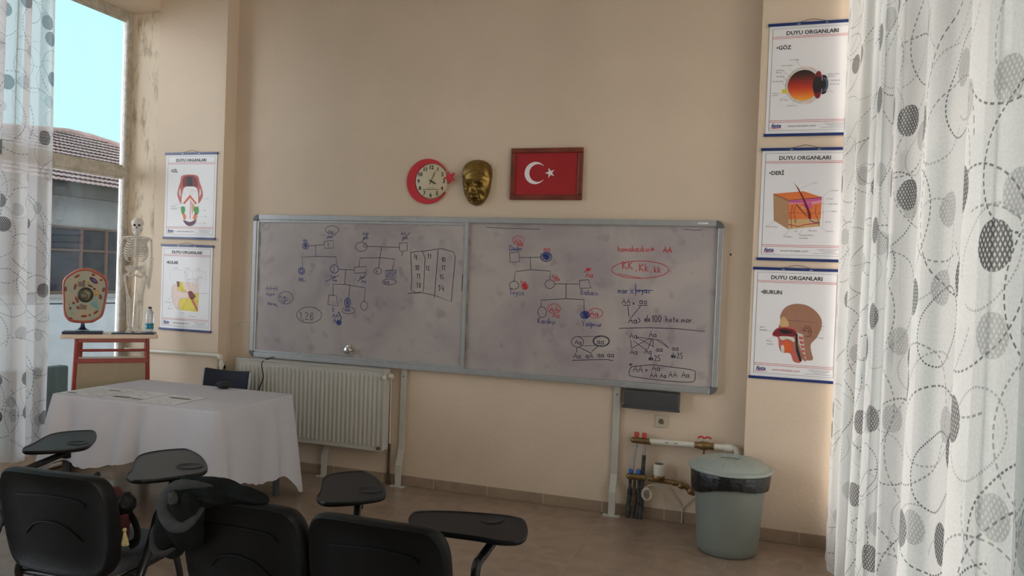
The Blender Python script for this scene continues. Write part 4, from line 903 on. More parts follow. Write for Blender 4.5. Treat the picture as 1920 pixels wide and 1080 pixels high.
bb = MB(); bb.box(4.03, XR, -.155, -.142, 0, .085, 'skirt'); struct(bb.build('baseboard_right', bevel=.003))
bb = MB(); bb.box(XL, -.243, -.155, -.142, 0, .085, 'skirt'); bb.box(-.243, -.23, -.155, 0, 0, .085, 'skirt'); struct(bb.build('baseboard_left', bevel=.003))
# windows --------------------------------------------------------------
def window(name, x, y0, y1, z0, z1, side, zt, mull, white=False):
    root = struct(bpy.data.objects.new(name, None)); COL.objects.link(root); root.location = (x, (y0+y1)/2, z0)
    L = root.location; f = MB(); w = .05; d = .035
    def B(ya, yb, za, zb, dx=d, m='win_metal'): f.box(-dx, dx, ya-L.y, yb-L.y, za-L.z, zb-L.z, m)
    B(y0, y1, z0, z0+.06); B(y0, y1, z1-.07, z1); B(y0, y0+w, z0+.06, z1-.07, d-.001); B(y1-w, y1, z0+.06, z1-.07, d-.001)
    for ym in mull: B(ym-.03, ym+.03, z0+.06, z1-.07, d-.002)
    B(y0+w, y1-w, zt-.045, zt+.04, d-.005)
    f.build('window_frame', root, bevel=.004)
    ed = sorted([y0+w]+[v for ym in mull for v in (ym-.03, ym+.03)]+[y1-w])
    for a, b in zip(ed[::2], ed[1::2]):
        for za, zb in ((z0+.06, zt-.045), (zt+.04, z1-.07)):
            g = MB(); g.box(-.004, .004, a-L.y, b-L.y, za-L.z, zb-L.z, 'glass'); g.build('pane', root)
            q = MB(); t = .018
            for ya, yb, zc, zd in ((a, a+t, za, zb), (b-t, b, za, zb)):
                q.box(side*.005, side*.028, ya-L.y, yb-L.y, zc-L.z, zd-L.z, 'win_white')
            q.box(side*.005, side*.022, a+t-L.y, b-t-L.y, za-L.z, za+t-L.z, 'win_metal')
            q.box(side*.005, side*.022, a+t-L.y, b-t-L.y, zb-t-L.z, zb-L.z, 'win_metal')
            q.build('glazing_bead', root)
    return root
window('window_1', XW, -3.70, -.115, .17, 3.87, 1, 2.475, (-1.9,))
window('window_2', XW, -7.7, -4.3, .17, 3.87, 1, 2.475, (-6.0,))
window('window_3', 4.9, -4.1, -.2, .12, 3.95, -1, 2.475, (-2.35,))
window('window_4', 4.9, -7.8, -4.6, .12, 3.95, -1, 2.475, (-6.2,))
# curtains --------------------------------------------------------------
def curtain(name, x, y0, y1, z0, z1, seed, m, label, amp=.045, dens=1.0, hem=.0):
    rnd = random.Random(seed); L = y1-y0; n = int(abs(L)/.011); prof = []; a1, a2, a3 = [rnd.uniform(0, 6) for _ in range(3)]
    u = 0; prev = None
    for i in range(n+1):
        y = y0+L*i/n; s = abs(y-y0)
        ph = 2*PI*s*dens/.30+1.3*math.sin(s*2.9+a1)
        dx = amp*(math.sin(ph)+.28*math.sin(2.3*ph+a2)+.3*math.sin(.37*ph+a3))
        dy = .030*math.sin(2*ph+.7)
        if prev: u += math.hypot(x+dx-prev[0], y+dy-prev[1])
        prev = (x+dx, y+dy); prof.append((dx, y+dy-y0, u, ph))
    nz = 34; vs = []; fs = []; uvs = []
    for k in range(nz+1):
        t = k/nz; z = z0+(z1-z0)*t; g = .55+.45*(1-t)
        for dx, dy, uu, ph in prof:
            vs.append((dx*g+.008*math.sin(4*t+ph*.3), dy+.012*math.sin(3*t+ph*.2)*(1-t), z-z0+(hem*math.sin(ph*.5) if k == 0 else 0))); uvs.append((uu, z))
    w = len(prof)
    for k in range(nz):
        for i in range(w-1): fs.append((k*w+i, k*w+i+1, (k+1)*w+i+1, (k+1)*w+i))
    me = bpy.data.meshes.new(name); me.from_pydata(vs, [], fs); me.materials.append(M[m])
    ul = me.uv_layers.new(name='UVMap')
    for p in me.polygons:
        p.use_smooth = True
        for li in p.loop_indices: ul.data[li].uv = uvs[me.loops[li].vertex_index]
    o = bpy.data.objects.new(name, me); COL.objects.link(o); o.location = (x, y0, z0)
    return tag(o, label, 'curtain')
curtain('sheer_curtain', 4.565, -.21, -4.9, .015, 3.98, 3, 'curtain_r', 'large white sheer curtain printed with grey discs and rings, nearest on the right', .036, .62, .006)
curtain('sheer_curtain', -1.10, -1.02, -2.9, .19, 3.86, 5, 'curtain_l', 'thin white sheer curtain with grey discs hanging before the left window beside the tablecloth', .046, 1.5, .004)
# hem cord showing across the left curtain near its top
# ================================================================== OUTSIDE
struct(MB().box(-30, -1.46, -20, 25, -1.05, -.95, 'ground').build('ground'))
hs = thing('neighbour_house', 'neighbouring house with red tiled roof and dark window seen outside the left window', 'house', (-8, 5.2, -.95))
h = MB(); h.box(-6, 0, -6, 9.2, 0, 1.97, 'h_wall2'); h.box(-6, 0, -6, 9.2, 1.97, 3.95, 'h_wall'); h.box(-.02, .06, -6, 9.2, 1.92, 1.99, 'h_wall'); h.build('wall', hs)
h = MB(); h.box(-.1, .42, -6.5, 9.4, 3.80, 3.86, 'h_dark'); h.box(.36, .46, -6.5, 9.4, 3.74, 4.0, 'h_dark'); h.build('eave', hs)
rf = MB()
def roofsurf():
    # broad hipped slope facing the school, tiles in stepped courses
    ya, yb = -6.9, 9.6; pa, pb = 2.9, 3.5; zl = 3.96; zt = 5.55; xl = .52; xt = -3.4
    rows = 15
    for i in range(rows):
        t0 = i/rows; t1 = (i+1)/rows
        x0 = xl+(xt-xl)*t0; x1 = xl+(xt-xl)*t1; z0 = zl+(zt-zl)*t0; z1 = zl+(zt-zl)*t1
        a0 = ya+(pa-ya)*t0; a1 = ya+(pa-ya)*t1; b0 = yb+(pb-yb)*t0; b1 = yb+(pb-yb)*t1; n = max(12, int((b0-a0)/.11)*2); vs = []; fs = []
        for j in range(n+1):
            u = j/n; w = .030*(j % 2)
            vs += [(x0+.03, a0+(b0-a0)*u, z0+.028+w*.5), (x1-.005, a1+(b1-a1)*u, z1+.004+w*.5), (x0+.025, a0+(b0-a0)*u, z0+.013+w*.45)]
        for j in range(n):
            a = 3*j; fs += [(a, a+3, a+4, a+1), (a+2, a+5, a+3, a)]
        rf.add(vs, [q_ for q_ in fs[0::2]], 'roof'); rf.add(vs, [q_ for q_ in fs[1::2]], 'h_dark')  # dark lip faces: shade under each tile course, put into the colour
    rf.add([(xl, yb, zl), (-7.3, yb, zl), (xt, pb, zt), (xt, pa, zt), (xl, ya, zl), (-7.3, ya, zl)], [(0, 1, 2), (4, 5, 3), (1, 5, 3, 2)], 'roof')
    rf.tube([(xl, yb, zl+.05), (xt, pb, zt+.03), (xt, pa, zt+.03), (xl, ya, zl+.05)], .08, 'roof', 8)
roofsurf(); rf.build('roof', hs)
hw = MB(); hw.box(-.02, .02, -2.6, 3.3, 2.03, 3.21, 'h_glass'); wf = hw.build('window', hs)
h = MB()
for y in (-2.6, -1.7, -.95, .27, .84, 1.9, 3.3): h.box(.0, .06, y-.022, y+.022, 2.03, 3.21, 'h_frame')
for z in (2.03, 2.80, 3.21): h.box(.0, .052, -2.6, 3.33, z-.022, z+.016, 'h_frame')
h.build('window_frame', wf)
tag(MB().box(-2.62, -2.5, -1.6, .42, -.95, .62, 'net').build('garden_screen', bevel=.02), 'low dark green netting screen outside the window beside the red lectern', 'screen')
tag(MB().tube([(-6.5, -3, 1.25), (-6.5, 1.5, 1.0), (-6.5, 6.5, .93)], .011, 'black', 6).build('outdoor_cable'), 'thin dark cable strung outside past the neighbouring house', 'cable')

# ================================================================== WHITEBOARD
BW, BZ0, BZ1 = 3.836, .926, 2.126
wb = thing('whiteboard', 'long aluminium framed sliding whiteboard covered in handwritten genetics diagrams', 'whiteboard', (0, 0, BZ0))
def bx(x0, x1, y0, y1, z0, z1, m): return MB().box(x0, x1, y0, y1, z0-BZ0, z1-BZ0, m)
bx(.05, BW-.05, -.048, 0, BZ1-.042, BZ1, 'alu').build('frame_rail', wb, .004)
bx(.05, BW-.05, -.055, 0, BZ0, BZ0+.042, 'alu').build('frame_rail', wb, .004)
bx(0, .038, -.048, 0, BZ0+.05, BZ1-.05, 'alu').build('frame_rail', wb, .004)
bx(BW-.038, BW, -.048, 0, BZ0+.05, BZ1-.05, 'alu').build('frame_rail', wb, .004)
for cx, cz, a0 in ((.052, BZ1-.052, 90), (BW-.052, BZ1-.052, 0), (.052, BZ0+.052, 180), (BW-.052, BZ0+.052, 270)):
    o = [(cx+.053*math.cos(math.radians(a0+9*i)), cz-BZ0+.053*math.sin(math.radians(a0+9*i))) for i in range(11)]+[(cx, cz-BZ0)]
    MB().prism(o, -.052, 0, 'alu_dark').build('corner_cap', wb, .003)
XM = 1.93
def panel(x0, x1, y, strokes, rail):
    p_ = MB(); p_.box(x0, x1, y, y+.008, .042, BZ1-BZ0-.042, 'board')
    for si, (c, w, pts) in enumerate(strokes):
        P = [(a/1000, b/1000-BZ0) for a, b in pts]
        if len(P) > 9:
            P = [(q.x, q.y) for q in smooth([(a, b, 0) for a, b in P], 2)]
        p_.line(P, w*1.3/1000, y-.0008-si*3e-6, 'b'+c)
    return p_
ls = [s for s in STROKES if max(p[0] for p in s[2]) < XM*1000]; rs = [s for s in STROKES if max(p[0] for p in s[2]) >= XM*1000]
lp = panel(.038, XM, -.036, ls, 0).build('sliding_panel', wb, fix=False)
rp = panel(XM-.02, BW-.038, -.022, rs, 0).build('fixed_panel', wb, fix=False)
f = MB(); f.box(XM-.005, XM+.022, -.046, -.02, .04, 1.16, 'alu'); f.box(.036, .056, -.043, -.03, .042, 1.158, 'alu'); f.box(.056, XM, -.043, -.03, .042, .062, 'alu'); f.box(.056, XM, -.043, -.03, 1.138, 1.158, 'alu')
f.build('panel_frame', lp, .002)
k = MB(); A = Matrix.Translation((.955, -.036, 1.043-BZ0)) @ Matrix.Rotation(PI/2, 4, 'X'); k.lathe([(.040, 0), (.040, .006), (.016, .010), (.016, .02), (.029, .024), (.030, .040), (.025, .045), (.001, .046)], 'chrome', M4=A, n=24); k.build('knob', lp)
tg = MB(); tg.box(3.66, 3.73, -.0492, -.048, 1.174, 1.186, 'paper'); put_text(tg, 'eres', 3.668, 1.177, .007, 'ink', y=-.0495); tg.build('maker_tag', wb)
bx(3.20, 3.585, -.10, -.002, .80, .915, 'greybox').build('pen_tray', wb, .006)
bx(3.19, 3.595, -.112, -.10, .79, .812, 'greybox').build('tray_lip', wb, .003)
def leg(x):
    l = MB(); w = .024
    for (ya, za), (yb, zb) in zip([(-.018, .925), (-.018, .29), (-.062, .17), (-.062, .0)], [(-.018, .29), (-.062, .17), (-.062, .0), (-.062, 0)]):
        if za == zb: continue
        z0 = za-BZ0; z1 = zb-BZ0
        l.add([(x-w, ya-.006, z0), (x+w, ya-.006, z0), (x+w, ya+.006, z0), (x-w, ya+.006, z0), (x-w, yb-.006, z1), (x+w, yb-.006, z1), (x+w, yb+.006, z1), (x-w, yb+.006, z1)],
              [(0, 1, 2, 3), (4, 5, 6, 7), (0, 1, 5, 4), (1, 2, 6, 5), (2, 3, 7, 6), (3, 0, 4, 7)], 'white_metal')
    l.box(x-.06, x+.06, -.09, -.04, -BZ0, -BZ0+.006, 'white_metal')
    l.ell((x-.045, -.066, -BZ0+.009), (.008, .008, .005), 'chrome'); l.ell((x+.045, -.066, -BZ0+.009), (.008, .008, .005), 'chrome'); l.ell((x, -.026, -.06), (.006, .004, .006), 'alu_dark')
    l.build('leg', wb)
leg(1.44); leg(.77); leg(3.14)
# ================================================================== WALL PIECES
# clock
ck = thing('wall_clock', 'round cream wall clock set in a red crescent with a red star', 'clock', (1.60, 0, 2.26))
c = MB(); oc = []
cx, cz, R = -.02, .145, .176
icx, icz, ir = .02, .145, .142
oc = [(cx+R*math.cos(math.radians(a)), cz+R*math.sin(math.radians(a))) for a in range(28, 333, 4)]
oc += [(icx+ir*math.cos(math.radians(a)), icz+ir*math.sin(math.radians(a))) for a in range(322, 36, -4)]
c.prism(oc, -.018, 0, 'clock_red'); c.build('crescent', ck, .002)
def star(cx, cz, r, rot, k=.4): return [(cx+(r if i % 2 == 0 else r*k)*math.cos(rot+i*PI/5), cz+(r if i % 2 == 0 else r*k)*math.sin(rot+i*PI/5)) for i in range(10)]
MB().prism(star(.176, .172, .055, PI+.12), -.036, -.022, 'clock_red').build('star', ck, .001)
c = MB(); A = Matrix.Translation((icx, 0, icz)) @ Matrix.Rotation(PI/2, 4, 'X')
c.lathe([(.134, 0), (.134, .026), (.130, .030), (.001, .030)], 'clock_face', M4=A, n=64)
for i in range(12):
    a = PI/2-(i+1)*PI/6; s = str(i+1); put_text(c, s, icx+.108*math.cos(a), icz+.108*math.sin(a)-.015, .030, 'ink', y=-.0312, align='c', bold=.03)
put_text(c, 'duvar saati', icx, icz-.055, .006, 'ink', y=-.0312, align='c', bold=.02, width=.06); c.box(icx-.07, icx+.07, -.0312, -.030, icz-.067, icz-.0635, 'ink'); c.build('dial', ck)
c = MB()
def hand(a, l, w, y):
    d = Vector((math.cos(a), math.sin(a))); n = Vector((-d.y, d.x))
    c.prism([(icx-d.x*.02+n.x*w*.4, icz-d.y*.02+n.y*w*.4), (icx+d.x*l*.6+n.x*w, icz+d.y*l*.6+n.y*w), (icx+d.x*l, icz+d.y*l), (icx+d.x*l*.6-n.x*w, icz+d.y*l*.6-n.y*w), (icx-d.x*.02-n.x*w*.4, icz-d.y*.02-n.y*w*.4)], y, y-.001, 'ink')
hand(math.radians(66), .095, .003, -.034); hand(math.radians(-28), .055, .006, -.036); hand(math.radians(246), .03, .0025, -.034)
c.lathe([(.008, 0), (.008, .006), (.001, .007)], 'ink', M4=Matrix.Translation((icx, -.031, icz)) @ Matrix.Rotation(PI/2, 4, 'X'), n=16); c.build('clock_hands', ck)
# framed flag
fg = thing('framed_flag', 'framed red flag with white crescent and star on the wall above the whiteboard', 'picture', (2.543, 0, 2.265))
f = MB(); w2, hh, b_ = .279, .385, .036
for x0, x1, z0, z1 in ((-w2, w2, 0, b_), (-w2, w2, hh-b_, hh), (-w2, -w2+b_, b_, hh-b_), (w2-b_, w2, b_, hh-b_)): f.box(x0, x1, -.026, 0, z0, z1, 'frame_wood')
f.build('frame', fg, .006)
f = MB(); f.box(-w2+b_, w2-b_, -.012, -.002, b_, hh-b_, 'flag_red')
cx, cz, R = -.085, .20, .083
cres = [(cx+R*math.cos(math.radians(a)), cz+R*math.sin(math.radians(a))) for a in range(38, 323, 6)]+[(cx+.02+.066*math.cos(math.radians(a)), cz+.066*math.sin(math.radians(a))) for a in range(314, 44, -6)]
f.poly(cres, -.0132, 'white'); f.poly(star(cx+.115, cz, .040, PI, .385), -.0132, 'white'); f.build('flag', fg, fix=False)
# bronze mask
mk = MB()
def mask():
    nu, nv = 72, 110; vs = []; fs = []
    prof = [(1.0, .04), (.96, .40), (.88, .66), (.74, .86), (.55, .97), (.35, 1.0), (.12, .97), (-.1, .93), (-.3, .88), (-.5, .80), (-.68, .68), (-.82, .54), (-.92, .38), (-.98, .20), (-1.0, .03)]
    def wv(v):
        for (a, wa), (b, wb_) in zip(prof, prof[1:]):
            if a >= v >= b:
                t = (a-v)/(a-b); return wa+(wb_-wa)*t
        return .03
    G = lambda x, v, cx, cv, sx, sv: math.exp(-((x-cx)/sx)**2-((v-cv)/sv)**2)
    for j in range(nv+1):
        th = PI*j/nv; v = math.cos(th); w = sum(wv(max(-1, min(1, v+q))) for q in (-.03, 0, .03))/3
        for i in range(nu+1):
            t = -PI/2+PI*i/nu; xs = w*math.sin(t)      # in half widths
            dome = (1-abs(v)**3.2)**.5 if abs(v) < 1 else 0
            d = .085*dome*math.cos(t)**.75
            ax = abs(xs); s = 0
            s += .014*G(xs, v, 0, -.30, .11, .24)+.022*G(xs, v, 0, -.47, .14, .09)          # nose bridge, tip
            s += .009*G(ax, v, .17, -.50, .07, .06)                                            # nostrils
            s -= .005*G(ax, v, .12, -.56, .07, .025)
            s += .013*G(ax, v, .34, .01, .26, .05)+.007*G(ax, v, .12, -.03, .09, .05)         # brow ridge, frown
            s -= .016*G(ax, v, .36, -.13, .17, .060)+.004*G(ax, v, .14, -.15, .08, .06)       # eye sockets
            s += .011*G(ax, v, .37, -.155, .12, .030); s -= .005*G(ax, v, .37, -.158, .12, .008)     # lids
            s -= .004*G(ax, v, .36, -.21, .15, .02)
            s += .009*G(ax, v, .52, -.32, .18, .12)                                             # cheekbone
            s -= .008*G(ax-.28-.35*(-.55-v), v, 0, -.62, .045, .14)                             # nasolabial fold
            s -= .007*G(ax, v, .55, -.60, .15, .14)
            s += .007*G(xs, v, 0, -.675, .26, .028)+.008*G(xs, v, 0, -.76, .20, .03); s -= .008*G(xs, v, 0, -.718, .27, .014)
            s -= .005*G(xs, v, 0, -.82, .22, .025); s += .010*G(xs, v, 0, -.90, .22, .07)       # chin
            s -= .003*G(xs, v, .05, .02, .018, .10)+.003*G(xs, v, -.05, .02, .018, .10)         # frown lines
            for q in (.14, .21, .28): s -= .0013*G(xs, v, 0, q, .45, .012)
            s -= .007*G(ax, v, .78, .05, .14, .2)                                              # temples
            hl = .40+.10*math.cos(ax*4.2)-.30*max(0, ax-.55)
            hair = 1/(1+math.exp(-(v-hl)/.018))
            s += hair*(.0035+.0004*math.sin(xs*34+v*9)+.0003*math.sin(xs*71-v*5)); 
            d = max(0, d+1.55*s*min(1, math.cos(t)*2.2)*min(1, dome*1.6))
            vs.append((xs*.120, -d-.002, .176+v*.176))
    for j in range(nv):
        for i in range(nu):
            a = j*(nu+1)+i; fs.append((a, a+1, a+nu+2, a+nu+1))
    mk.add(vs, fs, 'gold', True)
    # back rim
    rim = [(vs[j*(nu+1)][0], 0, vs[j*(nu+1)][2]) for j in range(nv+1)]+[(vs[j*(nu+1)+nu][0], 0, vs[j*(nu+1)+nu][2]) for j in range(nv, -1, -1)]
    mk.add(rim, [tuple(range(len(rim)))], 'gold')
mask(); mo = mk.build('face_mask', loc=(1.995, 0, 2.218), fix=True); tag(mo, 'golden metal mask of a frowning man hanging between the clock and the flag', 'mask')
hk = MB(); hk.ell((0, -.004, .008), (.006, .006, .008), 'rust'); tag(hk.build('wall_nail', loc=(3.885, 0, 1.888)), 'small dark nail in the bare wall right of the whiteboard', 'nail')
# ================================================================== POSTERS
def poster(kind, X, ztop, y, label, lean=0):
    W2, H = .53, .705
    root = thing('anatomy_poster', label, 'poster', (X, y, ztop-.741), 0, 'sense organ posters')
    Z = .723       # sheet top in local z
    s = MB(); s.box(0, W2, -.0024, -.0008, Z-H, Z, 'paper')
    q = -.0030
    def T(u, v): return (u, Z-v)
    def L(pts, w=.0016, m='p_grey', y=q-.0006, cl=False): s.line([T(*p_) for p_ in pts], w, y, m, closed=cl)
    def PG(pts, m, y=q-.0004): s.poly([T(*p_) for p_ in pts], y, m)
    def TX(t, u, v, cap, m='ink', **k): put_text(s, t, u, Z-v, cap, m, y=q-.0006, **k)
    L([(.021, .017), (.511, .017), (.511, .684), (.021, .684)], .0022, 'ink', cl=True)
    TX('DUYU ORGANLARI', .264, .060, .026, width=.315, align='c', bold=.022)
    for v in (.0705, .080, .619, .6295): L([(.022, v), (.510, v)], .0026, 'p_red')
    TX('feta', .034, .664, .026, 'blu', width=.062, bold=.03, shear=.25); PG([(.022, .672), (.05, .666), (.105, .668), (.05, .671)], 'fetared', q-.0008); L([(.045, .675), (.11, .675)], .001)
    TX('www.fetalab.com', .137, .662, .014, 'p_red' if kind == 'BURUN' else 'p_grey', width=.172)
    for i, (a, b) in enumerate(((.36, .49), (.37, .48), (.39, .47), (.34, .50))): L([(a, .643+i*.009), (b, .643+i*.009)], .0018)
    def lab(t, u, v, to=None, al='l', cap=.0085, fr=None):
        TX(t, u, v, cap, 'p_grey', align=al)
        if to: L([fr or (u+(-.004 if al == 'l' else .004), v-.004), to], .001)
    def mp(s_, ox, sl, top, hx, vx):
        return lambda x, y_: ((x-(ox-sl*(y_-top)))/hx, (y_-top)/vx)
    def E(cu, cv, ru, rv, n=28, a0=0, a1=360): return [(cu+ru*math.cos(math.radians(a0+(a1-a0)*i/n)), cv+rv*math.sin(math.radians(a0+(a1-a0)*i/n))) for i in range(n+(0 if a1-a0 == 360 else 1))]
    if kind == 'GÖZ':
        TX('•GÖZ', .048, .153, .026, bold=.022)
        cu, cv = .225, .393
        PG(E(cu, cv, .112, .118), 'bone', q-.0002); L(E(cu, cv, .112, .118), .0012, 'p_grey', cl=True)
        r = .098
        for i in range(12):
            v0 = -1+2*i/12; v1 = -1+2*(i+1)/12; seg = []
            for k_ in range(5):
                v = v0+(v1-v0)*k_/4; seg.append((cu-r*math.sqrt(max(0, 1-v*v)), cv+r*v*1.03))
            for k_ in range(4, -1, -1):
                v = v0+(v1-v0)*k_/4; seg.append((cu+r*math.sqrt(max(0, 1-v*v))*.94, cv+r*v*1.03))
            PG(seg, EYE[i], q-.0006)
        PG(E(cu+.088, cv, .030, .090), 'dkred', q-.0008); PG(E(cu+.080, cv, .026, .055), 'dk', q-.0010); L(E(cu+.093, cv, .02, .088, a0=-80, a1=80), .004, 'pink', q-.0012)
        PG(E(cu+.118, cv, .034, .063), 'dk', q-.0012); L(E(cu+.112, cv, .028, .045, a0=-75, a1=75), .007, 'eyeb', q-.0016); L(E(cu+.122, cv, .028, .05, a0=-60, a1=60), .003, 'white', q-.0018); PG(E(cu+.104, cv, .016, .03), 'ink', q-.0018)
        PG([(cu-.103, cv+.02), (cu-.132, cv+.024), (cu-.132, cv+.048), (cu-.098, cv+.046)], 'yel', q-.001)
        PG([(cu-.01, cv-.125), (cu+.04, cv-.122), (cu+.09, cv-.09), (cu+.04, cv-.11), (cu-.008, cv-.115)], 'skinl', q-.001); PG([(cu-.01, cv+.125), (cu+.04, cv+.122), (cu+.09, cv+.09), (cu+.04, cv+.11), (cu-.008, cv+.115)], 'skinl', q-.001)
        for t, u, v, to, fr in (('Sert Tabaka', .135, .228, (.21, .28), (.175, .232)), ('Damar Tabaka', .085, .263, (.165, .315), (.13, .268)), ('Ağ Tabaka', .05, .293, (.15, .345), (.10, .298)), ('(Retina)', .05, .307, None, None), ('Sarı Benek', .055, .332, (.125, .36), (.095, .336)), ('Kan Damarları', .032, .364, (.118, .39), (.09, .37)), ('Görme', .035, .442, (.09, .438), (.072, .44)), ('Sinirleri', .035, .456, None, None), ('Kör Nokta', .085, .488, (.12, .46), None), ('Camsı Cisim', .13, .526, (.20, .44), (.16, .516)), ('Saydam Tabaka', .37, .330, (.345, .34), None), ('(Kornea)', .37, .344, None, None), ('Göz Bebeği', .39, .372, (.35, .372), None), ('Göz Merceği', .38, .396, (.35, .392), None), ('İris', .39, .443, (.31, .44), None)): lab(t, u, v, to, fr=fr)
    if kind == 'DERİ':
        f_ = mp(0, 118, .0586, 70, 1479, 1400); P = lambda *l: [f_(a, b) for a, b in l]
        TX('•DERİ', .048, .158, .026, bold=.022)
        PG(P((212, 465), (352, 525), (342, 790), (212, 712)), 'tan', q-.0002); PG(P((212, 465), (490, 442), (652, 495), (352, 525)), 'orange', q-.0004)
        PG(P((352, 525), (652, 495), (630, 760), (342, 790)), 'tan2', q-.0004)
        PG(P((352, 527), (652, 497), (650, 560), (560, 600), (480, 560), (351, 575)), 'pink', q-.0006); PG(P((350, 560), (480, 555), (470, 600), (540, 610), (570, 560), (648, 545), (638, 690), (346, 700)), 'orange', q-.0008); PG(P((470, 560), (560, 540), (565, 600), (500, 600)), 'mag', q-.001); PG(P((352, 530), (652, 500), (650, 520), (500, 548), (352, 548)), 'mag', q-.001)
        L(P((212, 467), (352, 526), (652, 497)), .003, 'dk', q-.0012)
        L(P((343, 745), (440, 765), (500, 745), (628, 730)), .005, 'fetared', q-.0014); L(P((540, 705), (580, 725), (628, 728)), .005, 'blu', q-.0016)
        PG(P((400, 362), (440, 410), (480, 480), (530, 590), (552, 650), (552, 700), (528, 690), (518, 620), (470, 490), (430, 410)), 'dkred', q-.0018)
        L(P((420, 560), (470, 620), (515, 670)), .006, 'brown', q-.0014); L(P((412, 580), (395, 640), (410, 700)), .003, 'brown', q-.0014); L(P((385, 570), (370, 650), (375, 780)), .003, 'brown', q-.0014); L(P((600, 570), (590, 640), (615, 700), (622, 755)), .003, 'brown', q-.0014); L(P((345, 640), (640, 640)), .002, 'brown', q-.0014)
        L([f_(395+(a % 5)*8+12*math.cos(a), 720+14*math.sin(a)) for a in range(7)], .003, 'ink', q-.0016)
        for t, a, b, to in (('Tüy', 580, 372, (470, 415)), ('Yağ Bezi', 735, 440, (650, 495)), ('Üst Deri', 690, 515, None), ('Duyu Siniri', 715, 560, (640, 555)), ('Sinirler', 735, 628, (600, 635)), ('Alt Deri', 675, 725, None), ('Kıl Kökü', 690, 810, (560, 705)), ('Kılcal Damarlar', 140, 775, (345, 650)), ('Ter Bezleri', 300, 865, (385, 770)), ('Kan', 405, 815, (440, 765)), ('Yağ (Bağ) Dokusu', 440, 848, (495, 760)), ('Fibroblastlar', 440, 875, None), ('Atardamar', 530, 806, (570, 745))):
            u, v = f_(a, b); lab(t, u, v, f_(*to) if to else None)
        L(P((655, 500), (668, 500), (655, 760), (640, 760)), .001)
    if kind == 'BURUN':
        f_ = mp(0, 85, .026, 90, 1361, 1287); P = lambda *l: [f_(a, b) for a, b in l]
        SM = lambda *l: [(w.x, w.y) for w in smooth([(*f_(a, b), 0) for a, b in l], 4, True)]
        TX('•BURUN', .048, .158, .026, bold=.022)
        PG(SM((465, 367), (540, 380), (610, 425), (655, 490), (655, 560), (620, 640), (572, 700), (575, 760), (590, 828), (530, 838), (470, 820), (430, 740), (400, 690), (310, 660), (290, 600), (312, 530), (312, 470), (345, 410), (400, 377)), 'skin', q-.0002)
        PG(SM((335, 480), (380, 520), (375, 570), (320, 565), (308, 530)), 'tan2', q-.0004)
        PG(SM((245, 640), (280, 585), (360, 565), (440, 580), (452, 640), (430, 690), (440, 760), (490, 855), (430, 855), (400, 790), (330, 785), (305, 740), (300, 690), (290, 660)), 'meat', q-.0006)
        PG(SM((250, 640), (285, 590), (350, 575), (430, 590), (448, 630), (400, 648), (300, 650)), 'dkred', q-.0008); PG(SM((300, 600), (350, 590), (420, 610), (350, 625)), 'dk', q-.001)
        PG(SM((310, 650), (420, 650), (432, 690), (380, 668), (330, 680)), 'bone', q-.001); PG(SM((340, 700), (390, 690), (415, 740), (400, 780), (350, 770)), 'orgd', q-.001); PG(SM((322, 730), (345, 725), (350, 780), (325, 780)), 'bone', q-.0012)
        PG(P((440, 620), (460, 620), (462, 720), (500, 850), (480, 852), (448, 760)), 'dk', q-.0012)
        for i in range(6): PG(P((468+i*9, 640+i*36), (505+i*5, 645+i*36), (508+i*5, 668+i*36), (472+i*9, 665+i*36)), 'meat', q-.0014)
        PG(P((455, 610), (505, 625), (535, 850), (470, 700)), 'bone', q-.0010)
        L([f_(540+34*math.cos(a/8*PI), 595+44*math.sin(a/8*PI)) for a in range(8, 22)], .004, 'brown', q-.0014); L([f_(538+18*math.cos(a/8*PI), 592+24*math.sin(a/8*PI)) for a in range(7, 20)], .004, 'brown', q-.0014)
        L(P((330, 508), (615, 516), (615, 598), (470, 590)), .0012, 'ink', q-.0018); L(P((450, 635), (640, 642)), .0012, 'ink', q-.0018)
        for t, a, b, to in (('Burun', 140, 583, None), ('Boşluğu', 140, 608, (300, 612)), ('Burun', 200, 698, (265, 650)), ('Açıklığı', 200, 725, None), ('Sinüsler', 625, 550, None), ('Ön ve', 625, 578, None), ('Yutak', 635, 650, None)):
            u, v = f_(a, b); lab(t, u, v, f_(*to) if to else None, cap=.0095)
    if kind == 'DİL':
        f_ = mp(0, 72, .049, 30, 550, 678); P = lambda *l: [f_(a, b) for a, b in l]
        SM = lambda *l: [(w.x, w.y) for w in smooth([(*f_(a, b), 0) for a, b in l], 4, True)]
        TX('•DİL', .055, .150, .026, bold=.022)
        PG(SM((165, 150), (245, 150), (262, 190), (278, 250), (272, 285), (240, 320), (160, 320), (138, 285), (132, 250), (150, 190)), 'meat', q-.0002)
        PG(SM((175, 158), (235, 158), (250, 215), (205, 230), (165, 215)), 'dkred', q-.0004); PG(P((192, 160), (218, 160), (222, 210), (188, 210)), 'dk', q-.0006)
        PG(SM((150, 225), (140, 250), (152, 275)), 'bone', q-.0006); PG(SM((262, 225), (270, 250), (258, 275)), 'bone', q-.0006)
        PG(SM((170, 225), (205, 215), (245, 225), (252, 300), (240, 380), (222, 430), (200, 444), (178, 430), (160, 380), (155, 300)), 'white', q-.0008)
        rn = random.Random(2)
        for i in range(60):
            a, b = rn.uniform(168, 244), rn.uniform(228, 290)
            if b > 262+abs(a-205)*.3: continue
            PG([f_(a+2*math.cos(k_), b+2*math.sin(k_)) for k_ in (0, 2, 4)], 'p_grey', q-.001)
        PG(P((163, 312), (205, 262), (245, 312), (236, 318), (206, 280), (172, 318)), 'orgd', q-.001); PG(P((206, 290), (212, 290), (206, 400), (200, 402)), 'pink', q-.001); PG(P((212, 300), (234, 330), (214, 380)), 'tan2', q-.001)
